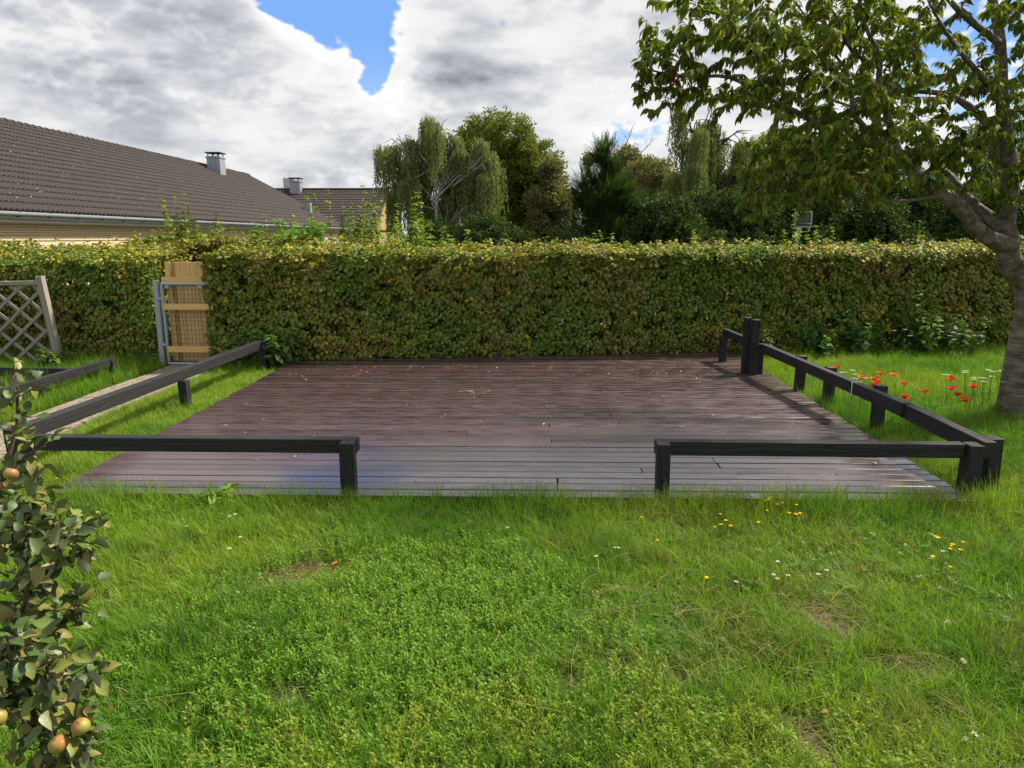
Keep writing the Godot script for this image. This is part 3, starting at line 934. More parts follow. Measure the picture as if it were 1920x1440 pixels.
	for i in da.size():
		var p: Vector2 = da[i]
		var left := p.x < -0.5
		var o := thing("daisy", "small white daisy in the lawn in front of the left railing" if left else "small white daisy in the lawn in front of the right railing", "flower", Vector3(p.x, 0, p.y), "white daisies before the left railing" if left else "white daisies before the right railing")
		var off := Vector3(r(-0.012, 0.012), r(0.085, 0.11), r(-0.012, 0.012))
		var st := MB.new()
		st.tint = Color(0.11, 0.19, 0.04)
		st.tube([Vector3.ZERO, off], [0.0016, 0.0012], 5)
		part("stalk", st.mesh(M.leaf), o)
		var hm := MB.new()
		hm.tint = Color(0.78, 0.77, 0.74)
		for k in 12:
			var a := TAU * k / 12.0
			hm.leaf(Transform3D(frame(Vector3(cos(a), r(0.2, 0.5), sin(a))), off), 0.0115, 0.0045, 0.15, 0.1, 2, 0.6)
		part("petals", hm.mesh(M.petal), o)
		var cm := MB.new()
		cm.tint = Color(0.75, 0.5, 0.03)
		cm.tube([off, off + Vector3(0, 0.003, 0), off + Vector3(0, 0.0045, 0)], [0.004, 0.0045, 0.002], 7)
		part("flower_centre", cm.mesh(M.petal), o)
	# faded clover heads at the lower right
	for nth in 3:
		var p: Vector2 = [Vector2(1.42, -2.02), Vector2(1.62, -2.44), Vector2(1.74, -2.69)][nth]
		var o := thing("clover_flower", ["lowest faded clover head in the lower right lawn", "middle one of three faded clover heads in the lower right lawn", "uppermost of three faded clover heads in the lower right lawn"][nth], "flower", Vector3(p.x, 0, p.y), "faded clover heads in the lower right lawn")
		var off := Vector3(r(-0.02, 0.02), 0.125, r(-0.02, 0.02))
		var st := MB.new()
		st.tint = Color(0.22, 0.24, 0.08)
		st.tube([Vector3.ZERO, off * 0.5 + Vector3(0.01, 0, 0), off], [0.0016, 0.0014, 0.0012], 5)
		part("stalk", st.mesh(M.leaf), o)
		var hm := MB.new()
		for k in 26:
			hm.tint = Color(0.55, 0.48, 0.38) * r(0.8, 1.1)
			hm.leaf(Transform3D(frame(rdir() + Vector3(0, 0.4, 0)), off), 0.013, 0.005, 0.2, 0.1, 2)
		part("flower_head", hm.mesh(M.petal), o)
	# one orange leaf and a few brown ones on the lawn
	var fl := [[Vector3(-1.0, 0.05, -3.32), Color(0.55, 0.20, 0.06), 0.055, "curled orange fallen leaf beside the worn patch of the lawn"], [Vector3(1.02, 0.06, -2.21), Color(0.42, 0.20, 0.12), 0.035, "pinkish brown fallen leaf in the lower right lawn"], [Vector3(-0.05, 0.06, -2.85), Color(0.40, 0.24, 0.10), 0.04, "tan fallen leaf in the middle of the foreground lawn"]]
	for q in fl:
		var mb := MB.new()
		mb.tint = q[1]
		mb.leaf(Transform3D(), q[2], q[2] * 0.6, 0.5, -0.2, 5, 0.5, 0.06)
		tag(part("fallen_leaf", mb.mesh(M.dry), self, Transform3D(frame(Vector3(1, 0.2, 0.3)), q[0])), q[3], "leaf", "single fallen leaves on the lawn")

func herb(called: String, label: String, at: Vector3, h: float, stems: int, spread: float, ll: float, lw: float, col: Color, group: String, category := "plant", pairs := 7) -> void:
	var o := thing(called, label, category, at, group)
	for s in stems:
		var a := r(0, TAU)
		var rad := spread * sqrt(rng.randf())
		var root := Vector3(cos(a) * rad * 0.5, 0, sin(a) * rad * 0.5)
		var top := root + Vector3(cos(a) * rad * 0.6, h * r(0.66, 1.04), sin(a) * rad * 0.6)
		var mb := MB.new()
		mb.tint = Color(0.07, 0.11, 0.035)
		var sw := 0.03 + 0.05 * h
		var mid := (root + top) / 2 + Vector3(r(-sw, sw), 0, r(-sw, sw))
		mb.tube([root, mid, top], [0.006, 0.0045, 0.002], 5)
		part("stem", mb.mesh(M.leaf), o)
		var lf := MB.new()
		var tiers := pairs * 2
		for i in tiers:
			var t := clampf(0.12 + 0.88 * (i + r(-0.45, 0.45)) / (tiers - 1.0), 0.05, 1.0)
			var p := root.lerp(mid, t * 2.0) if t < 0.5 else mid.lerp(top, t * 2.0 - 1.0)
			var sc := lerpf(1.25, 0.55, t * t)
			for k in 2 + rng.randi() % 2:
				var aa := a + i * 1.1 + k * TAU / 3 + r(-0.4, 0.4)
				var g := r(0.7, 1.35)
				lf.tint = Color(col.r * g, col.g * g, col.b * g)
				lf.leaf(Transform3D(frame(Vector3(cos(aa), r(-0.7, 0.35) + t * 0.5, sin(aa)), (Vector3.UP + rdir() * 0.7).normalized()), p), ll * sc * r(0.6, 1.3), lw * sc * r(0.8, 1.3), 0.25, 0.35, 4, 0.42)
		part("leaves", lf.mesh(M.leaf), o)

func build_herbs() -> void:
	var green := Color(0.075, 0.165, 0.035)
	var pale := Color(0.12, 0.20, 0.045)
	herb("nettle", "tall bright nettle clump against the hedge next to the cherry trunk", Vector3(5.55, 0, -10.15), 0.92, 9, 0.34, 0.12, 0.06, Color(0.10, 0.19, 0.04), "nettle clumps at the foot of the hedge")
	herb("nettle", "dark broad leaved nettle clump between the tall post and the white flowers", Vector3(4.05, 0, -9.95), 0.55, 8, 0.28, 0.11, 0.055, green, "nettle clumps at the foot of the hedge")
	herb("nettle", "low nettle clump just right of the tall double post", Vector3(3.15, 0, -9.75), 0.52, 6, 0.22, 0.10, 0.05, pale, "nettle clumps at the foot of the hedge")
	herb("nettle", "nettle clump behind the white flower heads at the hedge", Vector3(4.75, 0, -10.1), 0.62, 8, 0.32, 0.11, 0.055, green, "nettle clumps at the foot of the hedge")
	herb("nettle", "spreading nettle clump at the hedge nearest the cherry trunk", Vector3(6.15, 0, -10.2), 0.62, 8, 0.36, 0.11, 0.055, green, "nettle clumps at the foot of the hedge")
	herb("leafy_weed", "broad leaved green weed at the far end of the left railing", Vector3(-3.25, 0, -8.98), 0.58, 9, 0.42, 0.13, 0.07, pale, "")
	herb("leafy_weed", "pale green weed climbing the hedge corner beside the gate", Vector3(-3.86, 0, -8.95), 0.55, 7, 0.22, 0.08, 0.05, Color(0.15, 0.22, 0.05), "")
	herb("dock_plant", "upright dock plant with long bright leaves at the deck's front edge", Vector3(-1.93, 0, -4.17), 0.13, 3, 0.10, 0.13, 0.05, Color(0.16, 0.27, 0.04), "", "plant", 3)
	herb("bed_plant", "leafy plant at the foot of the leaning trellis post", Vector3(-5.9, 0, -8.75), 0.35, 6, 0.25, 0.10, 0.07, pale, "")
	herb("dock_plant", "broad leaved plant in the lawn beside the right corner post", Vector3(3.25, 0, -4.30), 0.22, 4, 0.14, 0.13, 0.055, Color(0.13, 0.24, 0.04), "", "plant", 3)
	# shoots that stand out above the hedges: place, height above ground, leaf length, width
	var sh := [[-5.44, -11.4, 2.42, 0.07, 0.05, "tall thin green shoot before the long tiled roof", 3], [-5.06, -11.2, 2.14, 0.08, 0.05, "olive leafy shoot beside the tallest shoot before the long roof", 6], [-3.2, -11.8, 2.42, 0.07, 0.05, "leafy shoot before the tiles of the farther house", 4], [-2.56, -11.8, 2.26, 0.07, 0.05, "yellowish shoot before the ochre gable wall", 4], [-1.98, -11.4, 2.36, 0.08, 0.055, "bushy yellow green shoot left of the weeping birch", 9], [-1.52, -11.0, 1.92, 0.09, 0.07, "pale broad leaved shoot in front of the weeping birch", 7], [0.73, -10.9, 1.83, 0.11, 0.05, "glossy green shoot with arching leaves above the middle hedge, left one", 1], [1.27, -10.9, 1.93, 0.12, 0.05, "glossy green shoot with arching leaves above the middle hedge, right one", 1], [2.52, -11.0, 1.74, 0.07, 0.045, "short leafy shoot above the hedge left of the basketball hoop", 2], [4.03, -11.2, 2.05, 0.08, 0.05, "upright leafy shoot before the basketball hoop", 3], [4.60, -11.2, 2.0, 0.08, 0.05, "upright leafy shoot right of the basketball hoop", 3], [-3.66, -11.0, 1.88, 0.13, 0.09, "bright green broad leaved bush above the hedge below the farther roof", 9], [-4.25, -11.4, 1.95, 0.08, 0.05, "low leafy bush above the hedge right of the tall thin shoot", 9], [-2.95, -11.2, 1.98, 0.09, 0.06, "leafy yellow green bush above the hedge before the ochre gable", 10], [-2.3, -11.0, 1.86, 0.08, 0.055, "low leafy bush above the hedge between the gable and the birch", 10], [-1.05, -10.9, 1.78, 0.10, 0.075, "low broad leaved shoots above the hedge before the birch stems", 6], [-0.55, -10.8, 1.74, 0.07, 0.05, "short pale shoots above the hedge right of the birch", 5], [1.0, -10.9, 1.74, 0.07, 0.05, "short yellow green tuft between the two glossy arching shoots", 6], [4.3, -11.1, 1.78, 0.08, 0.05, "low leafy tuft on the hedge between the two upright shoots", 6], [-4.75, -11.2, 1.88, 0.08, 0.055, "low leafy tuft at the foot of the olive shoot", 8]]
	for q in sh:
		var n: int = q[6]
		if q[0] < -1.4: n += 5
		var col := Color(0.18, 0.25, 0.040)
		if q[3] > 0.10: col = Color(0.12, 0.25, 0.035)
		if q[6] == 6 and q[0] < -5.0: col = Color(0.10, 0.11, 0.03)
		herb("hedge_shoot", q[5], Vector3(q[0], 0.5, q[1]), q[2] - 0.5, n, 0.10 + 0.035 * n, q[3] * 1.25, q[4] * 1.3, col, "shoots standing above the hedges", "shoot", 15 if q[3] < 0.1 else 11)

# ------------------------------------------------------------------ hedges
func hedge_clusters() -> Array:
	var out := []
	for k in 4:
		var mb := MB.new()
		for i in 6:
			var d := Vector3(r(-0.9, 0.9), r(-1.0, 0.25), r(-0.05, 0.6)).normalized()
			var up := Vector3(r(-0.55, 0.55), r(0.2, 0.9), 0.9).normalized()
			var g := r(0.5, 1.4)
			mb.tint = Color(g * r(0.85, 1.2), g, g * r(0.8, 1.2))
			if rng.randf() < 0.08: mb.tint = Color(1.7, 1.1, 1.0)
			mb.leaf(Transform3D(frame(d, up), Vector3(r(-0.05, 0.05), r(-0.05, 0.05), r(-0.03, 0.03))), r(0.055, 0.085), r(0.040, 0.058), r(0.05, 0.35), r(0.05, 0.4), 3, 0.48)
		out.push_back(mb.mesh(M.hedge_leaf))
	return out

func hedge(label: String, a: Vector2, b: Vector2, depth: float, h: float, rise: float, per_m: int, seed_: int, clusters: Array, yellow: float) -> void:
	var o := thing("beech_hedge", label, "hedge", Vector3.ZERO, "clipped beech hedges")
	var wh := [[], [], [], []]
	var co := [[], [], [], []]
	var along := (b - a).normalized()
	var back := Vector2(along.y, -along.x)  # away from the camera
	if back.y > 0: back = -back
	var ln := a.distance_to(b)
	var nn := noise(seed_, 0.8, 3)
	var nc := noise(seed_ + 5, 0.45, 3)
	var nf := noise(seed_ + 9, 2.6, 2)
	var total := int(ln * per_m)
	for i in total:
		var u := r(0.0, ln)
		var kind := rng.randf()
		var v := 0.0
		var w := 0.0
		var outw := Vector3.ZERO
		var bump := 0.05 * nn.get_noise_2d(u, 3.0)
		var e := -log(maxf(rng.randf(), 0.001)) * 0.028 if rng.randf() < 0.42 else r(0.03, 0.40)
		if kind < 0.42:
			v = r(0.03, h)
			var dent := 0.05 * nn.get_noise_2d(u * 1.2, v * 1.5) + 0.13 * minf(0.0, nf.get_noise_2d(u * 1.0, v * 1.6))
			w = e - dent
			if v < 0.16: w += (0.16 - v) * 0.5
			if v > h - 0.12: w += (v - h + 0.12) * 0.6
			outw = Vector3(-back.x, 0.15, -back.y)
		elif kind < 0.64:
			w = r(-0.02, depth)
			e *= 0.5
			v = h + bump + rise * clampf(w / depth, 0, 1) - e * 0.9 + 0.06 * nf.get_noise_2d(u, w * 2.0)
			if rng.randf() < 0.10: v += r(0.0, 0.13)
			outw = Vector3(-back.x * 0.3, 1.0, -back.y * 0.3)
		elif kind < 0.68:
			u = e if rng.randf() < 0.5 else ln - e
			v = r(0.03, h)
			w = r(0.0, depth)
			outw = Vector3(along.x, 0.1, along.y) * (-1.0 if u < ln / 2 else 1.0)
		else:
			v = r(0.02, h)
			w = r(0.30, depth)
			outw = rdir()
		if kind < 0.64 and nf.get_noise_2d(u * 1.3, v * 1.3 + w) < -0.30 and rng.randf() < 0.7: continue
		var p := Vector3(a.x + along.x * u + back.x * w, v, a.y + along.y * u + back.y * w)
		var t := 0.5 + 1.5 * nc.get_noise_2d(u * 1.4, v * 1.4 + w)
		var c := mixc(Color(0.150, 0.225, 0.030), Color(0.265, 0.235, 0.055), t - 0.12 + r(-0.5, 0.5))
		var gold := yellow + 0.9 * nc.get_noise_2d(u * 2.0 + 40.0, v * 0.5 + w)
		if kind >= 0.42 and kind < 0.64: gold += 0.36
		if rng.randf() < gold * 0.8: c = mixc(c, Color(0.40, 0.36, 0.04), r(0.4, 1.0))
		elif rng.randf() < 0.16: c = mixc(c, Color(0.16, 0.26, 0.03), r(0.4, 1.0))
		var k := rng.randi() % 4
		var bs := frame(outw.normalized() + rdir() * 0.55) * Basis(Vector3.BACK, r(-0.5, 0.5))
		wh[k].push_back(Transform3D(bs.scaled(Vector3.ONE * r(0.68, 0.98)), p))
		co[k].push_back(c)
	for k in 4: many("foliage", clusters[k], wh[k], co[k], o)
	# stems inside
	var mb := MB.new()
	var n := int(ln / 0.22)
	for i in n:
		var u := (i + 0.5) * 0.22 + r(-0.05, 0.05)
		var w := depth * r(0.35, 0.6)
		var p := Vector3(a.x + along.x * u + back.x * w, 0, a.y + along.y * u + back.y * w)
		mb.tube([p, p + Vector3(r(-0.1, 0.1), h * 0.5, r(-0.1, 0.1)), p + Vector3(r(-0.2, 0.2), h * 0.92, r(-0.2, 0.2))], [0.022, 0.016, 0.006], 5)
		for j in 7:
			var q := p + Vector3(0, h * (0.12 + 0.12 * j), 0)
			mb.tube([q, q + Vector3(r(-0.2, 0.2), r(0.05, 0.2), r(-0.1, 0.45))], [0.007, 0.003], 4)
	part("stems", mb.mesh(M.twig), o)

func build_hedges() -> void:
	var cl := hedge_clusters()
	hedge("long clipped beech hedge behind the deck with a yellowing top", Vector2(-4.12, -9.04), Vector2(12.0, hedge_front(12.0)), 0.95, 1.46, 0.10, 2250, 501, cl, 0.05)
	hedge("clipped beech hedge left of the gate behind the trellis", Vector2(-11.5, -9.42), Vector2(-4.95, -9.22), 1.5, 1.36, 0.22, 2500, 502, cl, 0.08)
	hedge("short beech hedge seen above the boards of the gate", Vector2(-6.2, -10.9), Vector2(-3.2, -10.5), 0.8, 1.60, 0.05, 2000, 503, cl, 0.1)

# ------------------------------------------------------------------ trees
func grow(nodes: Array, rads: Array, goals: Array, wood: MB, tip_r: float, out_twigs: Array) -> void:
	# Join each goal to the nearest point of the branches that exist, by a bent branch of its own.
	for g in goals:
		var best := 0
		var bd := 1e9
		for i in nodes.size():
			var d: float = (nodes[i] - g).length_squared()
			# a branch should rise or run out, not fall back steeply
			if nodes[i].y > g.y + 0.25: d *= 1.8
			if d < bd:
				bd = d
				best = i
		var a: Vector3 = nodes[best]
		var L := sqrt(bd)
		var steps := maxi(2, int(L / 0.14))
		var side := rdir() * L * 0.16 + Vector3(0, L * 0.10, 0)
		var pts := [a]
		var r0: float = minf(rads[best] * 0.72, 0.004 + L * 0.012)
		var rr := [r0]
		for s in range(1, steps + 1):
			var t := float(s) / steps
			var p: Vector3 = a.lerp(g, t) + side * sin(PI * t) + rdir() * 0.012
			pts.push_back(p)
			var rad := lerpf(r0, tip_r, t)
			rr.push_back(rad)
			nodes.push_back(p)
			rads.push_back(rad)
		wood.tube(pts, rr, 5 if r0 > 0.008 else 4)
		out_twigs.push_back(pts)

func build_cherry() -> void:
	var o := thing("cherry_tree", "tall cherry tree with a leaning banded trunk at the right edge", "tree")
	var limbs := {
		"stem": [[Vector3(4.62, 1.27, -6.60), Vector3(4.44, 1.35, -6.58), Vector3(4.30, 1.49, -6.55), Vector3(4.27, 1.68, -6.55), Vector3(4.23, 1.81, -6.55), Vector3(4.25, 2.23, -6.60), Vector3(4.18, 2.47, -6.60), Vector3(4.06, 2.83, -6.55), Vector3(3.95, 3.27, -6.50), Vector3(3.87, 3.53, -6.50), Vector3(3.63, 4.01, -6.40), Vector3(3.46, 4.54, -6.30)], 0.125, 0.02],
		"right": [[Vector3(4.62, 1.27, -6.60), Vector3(4.45, 1.45, -6.40), Vector3(4.33, 1.60, -6.32), Vector3(4.34, 1.87, -6.2), Vector3(4.45, 2.27, -6.0), Vector3(4.55, 2.82, -5.9), Vector3(4.6, 3.50, -5.8)], 0.075, 0.02],
		"right2": [[Vector3(4.68, 1.27, -6.65), Vector3(5.04, 1.70, -6.90), Vector3(5.75, 2.26, -7.30), Vector3(6.50, 2.95, -7.60), Vector3(6.95, 3.68, -7.80)], 0.10, 0.02],
		"left": [[Vector3(4.28, 1.57, -6.55), Vector3(3.98, 1.73, -6.50), Vector3(3.70, 1.96, -6.40), Vector3(3.52, 2.03, -6.35), Vector3(3.26, 2.19, -6.25), Vector3(3.09, 2.31, -6.20), Vector3(3.02, 2.43, -6.20), Vector3(2.94, 2.64, -6.20), Vector3(2.84, 2.90, -6.20), Vector3(2.82, 3.11, -6.20), Vector3(2.67, 3.37, -6.20), Vector3(2.54, 3.83, -6.20)], 0.074, 0.010],
		"left_b": [[Vector3(3.02, 2.43, -6.20), Vector3(2.72, 2.42, -6.10), Vector3(2.42, 2.49, -6.00), Vector3(2.12, 2.62, -5.90), Vector3(1.86, 2.74, -5.90), Vector3(1.56, 2.89, -5.90), Vector3(1.27, 2.90, -5.90), Vector3(1.01, 2.93, -5.90), Vector3(0.85, 2.98, -5.90)], 0.032, 0.005],
		"left_c": [[Vector3(3.26, 2.19, -6.25), Vector3(2.98, 2.20, -6.10), Vector3(2.62, 2.17, -5.90), Vector3(2.24, 2.17, -5.70), Vector3(1.93, 2.11, -5.60), Vector3(1.69, 2.00, -5.60)], 0.024, 0.004],
		"left_d": [[Vector3(2.91, 2.44, -6.20), Vector3(2.73, 2.65, -6.30), Vector3(2.70, 2.90, -6.40), Vector3(2.71, 3.04, -6.50), Vector3(2.50, 3.35, -6.60), Vector3(2.23, 3.72, -6.70)], 0.03, 0.006],
		"left_e": [[Vector3(2.82, 3.03, -6.20), Vector3(2.52, 3.10, -6.00), Vector3(2.38, 3.24, -5.90), Vector3(2.27, 3.32, -5.80), Vector3(1.96, 3.59, -5.70)], 0.024, 0.005],
		"mid": [[Vector3(4.08, 2.58, -6.60), Vector3(3.89, 2.79, -6.70), Vector3(3.74, 2.92, -6.80), Vector3(3.53, 2.97, -6.90), Vector3(3.27, 3.01, -7.00), Vector3(2.84, 3.27, -7.20), Vector3(2.39, 3.61, -7.40)], 0.04, 0.006],
		"inner": [[Vector3(4.22, 1.77, -6.55), Vector3(4.07, 1.95, -6.75), Vector3(4.02, 2.10, -6.90), Vector3(3.89, 2.41, -7.20), Vector3(3.65, 2.74, -7.50), Vector3(3.33, 2.99, -7.80), Vector3(2.85, 3.19, -8.00)], 0.06, 0.008],
		"low": [[Vector3(3.52, 2.03, -6.35), Vector3(3.08, 1.97, -6.10), Vector3(2.68, 1.98, -5.90), Vector3(2.38, 1.99, -5.80)], 0.018, 0.004],
		"top": [[Vector3(3.95, 3.27, -6.50), Vector3(3.36, 3.41, -6.10), Vector3(2.84, 3.59, -5.70), Vector3(2.38, 3.75, -5.40)], 0.035, 0.006],
		"front": [[Vector3(4.06, 2.83, -6.55), Vector3(3.54, 2.98, -6.10), Vector3(3.04, 3.09, -5.60), Vector3(2.65, 3.22, -5.20)], 0.035, 0.006]}
	var tm := MB.new()
	tm.tube([Vector3(4.66, -0.15, -6.6), Vector3(4.655, 0.02, -6.6), Vector3(4.64, 0.12, -6.60), Vector3(4.63, 0.30, -6.60), Vector3(4.625, 0.64, -6.60), Vector3(4.635, 1.03, -6.60), Vector3(4.62, 1.24, -6.60), Vector3(4.60, 1.40, -6.6), Vector3(4.60, 1.5, -6.6)], [0.27, 0.24, 0.205, 0.18, 0.165, 0.15, 0.165, 0.14, 0.05], 22, 0.05, 1.0)
	part("trunk", tm.mesh(M.bark), o)
	var nodes := []
	var rads := []
	for k in limbs:
		var pts: Array = limbs[k][0]
		var rr := []
		var fine := []
		var fr := []
		for i in pts.size():
			rr.push_back(lerpf(limbs[k][1], limbs[k][2], pow(float(i) / (pts.size() - 1), 0.8)))
		for i in pts.size() - 1:
			for s in 3:
				var t := s / 3.0
				var p0: Vector3 = pts[maxi(i - 1, 0)]
				var p3: Vector3 = pts[mini(i + 2, pts.size() - 1)]
				fine.push_back((pts[i] as Vector3).cubic_interpolate(pts[i + 1], p0, p3, t))
				fr.push_back(lerpf(rr[i], rr[i + 1], t))
		fine.push_back(pts[-1])
		fr.push_back(rr[-1])
		for i in fine.size():
			if fr[i] < 0.075 or i > 6:
				nodes.push_back(fine[i])
				rads.push_back(fr[i])
		var mb := MB.new()
		mb.tube(fine, fr, 14 if limbs[k][1] > 0.05 else 8, 0.05, 1.0)
		part("limb", mb.mesh(M.bark), o)
	# a sawn stub and a knot on the limb
	var sb := MB.new()
	sb.tube([Vector3(4.27, 1.60, -6.50), Vector3(4.08, 1.66, -6.42), Vector3(4.01, 1.68, -6.40)], [0.08, 0.062, 0.058], 12, 0.04)
	part("stub", sb.mesh(M.bark), o)
	# crown: goals for the twigs, in ellipsoids that leave gaps between them
	var lobes := [[Vector3(1.65, 2.95, -5.9), Vector3(0.85, 0.45, 0.7), 95], [Vector3(2.1, 3.3, -5.9), Vector3(1.0, 0.60, 0.9), 105], [Vector3(1.3, 3.25, -5.9), Vector3(0.5, 0.4, 0.5), 45], [Vector3(2.25, 2.45, -5.85), Vector3(0.85, 0.45, 0.7), 110], [Vector3(2.35, 2.10, -5.85), Vector3(0.75, 0.22, 0.6), 50], [Vector3(1.95, 1.95, -5.7), Vector3(0.40, 0.18, 0.4), 22], [Vector3(3.2, 2.25, -6.2), Vector3(0.6, 0.24, 0.6), 26], [Vector3(3.1, 2.75, -6.3), Vector3(0.8, 0.55, 0.9), 75], [Vector3(3.5, 2.35, -6.7), Vector3(0.55, 0.35, 0.7), 42], [Vector3(3.8, 3.1, -6.4), Vector3(0.8, 0.6, 1.0), 75], [Vector3(2.9, 3.6, -6.4), Vector3(1.1, 0.5, 1.1), 90], [Vector3(4.6, 2.9, -6.2), Vector3(0.8, 0.7, 1.0), 60], [Vector3(3.9, 4.0, -6.3), Vector3(1.2, 0.5, 1.1), 30], [Vector3(5.9, 3.0, -7.2), Vector3(1.1, 0.8, 1.0), 40], [Vector3(3.1, 3.1, -7.6), Vector3(0.9, 0.5, 0.6), 45], [Vector3(1.15, 2.85, -5.9), Vector3(0.42, 0.25, 0.4), 22], [Vector3(4.2, 2.15, -6.45), Vector3(0.4, 0.25, 0.5), 22]]
	var goals := []
	var gn := noise(808, 0.9, 2)
	for q in lobes:
		for i in int(q[2] * 2.35):
			var d := rdir() * pow(rng.randf(), 0.4)
			var p: Vector3 = q[0] + d * q[1]
			if gn.get_noise_3dv(p * 1.4) < -0.22: continue
			goals.push_back(p)
	goals.sort_custom(func(a, b): return a.distance_squared_to(Vector3(3.6, 2.4, -6.4)) < b.distance_squared_to(Vector3(3.6, 2.4, -6.4)))
	var wood := MB.new()
	var twigs := []
	grow(nodes, rads, goals, wood, 0.0022, twigs)
	part("branches", wood.mesh(M.twig), o)
	var lm := []
	for k in 3:
		var mb := MB.new()
		mb.tint = Color.WHITE
		mb.leaf(Transform3D(), 0.070, 0.025 + 0.004 * k, 0.35, 0.22 + 0.16 * k, 5, 0.42, 0.012)
		lm.push_back(mb.mesh(M.leaf))
	var found := []
	for tw in twigs:
		var L := 0.0
		for i in tw.size() - 1: L += (tw[i + 1] - tw[i]).length()
		var reach := minf(L, 0.50)
		var nl := int(reach / 0.0135) + 5
		for i in nl:
			var back := reach * i / nl
			var j: int = tw.size() - 1
			while j > 1 and back > (tw[j] - tw[j - 1]).length():
				back -= (tw[j] - tw[j - 1]).length()
				j -= 1
			var seg: Vector3 = tw[j - 1] - tw[j]
			var p: Vector3 = tw[j] + seg.normalized() * minf(back, seg.length())
			var d := -seg.normalized()
			var side := d.cross(Vector3.UP).normalized() * (1.0 if i % 2 == 0 else -1.0)
			var dir := (d * r(0.2, 0.7) + side * r(0.35, 0.9) + Vector3(0, r(-1.0, -0.15), 0) + rdir() * 0.25).normalized()
			var up := (Vector3.UP + side * 0.3 + rdir() * 0.5).normalized()
			var c := mixc(Color(0.080, 0.150, 0.022), Color(0.205, 0.245, 0.030), rng.randf())
			var q := rng.randf()
			if q < 0.08: c = Color(0.24, 0.21, 0.03)
			elif q < 0.10: c = Color(0.15, 0.07, 0.025)
			if p.distance_to(Vector3(1.06, 2.93, -5.9)) < 0.13: c = Color(0.17, 0.045, 0.022)
			found.push_back([p, Transform3D(frame(dir, up).scaled(Vector3.ONE * r(0.75, 1.25)), p), c, rng.randi() % 3])
	# the leaves that show largest stand as parts, the rest as one crown
	found.sort_custom(func(a, b): return a[0].distance_squared_to(Vector3(1.6, 1.9, -2.5)) < b[0].distance_squared_to(Vector3(1.6, 1.9, -2.5)))
	var wh := [[], [], []]
	var co := [[], [], []]
	var tinted := {}
	for i in found.size():
		var f: Array = found[i]
		if i < 290:
			var step: Color = f[2]
			var key := "%d_%.2f_%.2f" % [f[3], snappedf(step.r, 0.02), snappedf(step.g, 0.03)]
			if not tinted.has(key):
				var mb := MB.new()
				mb.tint = step
				mb.leaf(Transform3D(), 0.070, 0.025 + 0.004 * f[3], 0.35, 0.22 + 0.16 * f[3], 5, 0.42, 0.012)
				tinted[key] = mb.mesh(M.leaf)
			part("leaf", tinted[key], o, f[1])
		else:
			wh[f[3]].push_back(f[1])
			co[f[3]].push_back(f[2])
	for k in 3: many("crown", lm[k], wh[k], co[k], o)
	print("cherry leaves ", found.size())

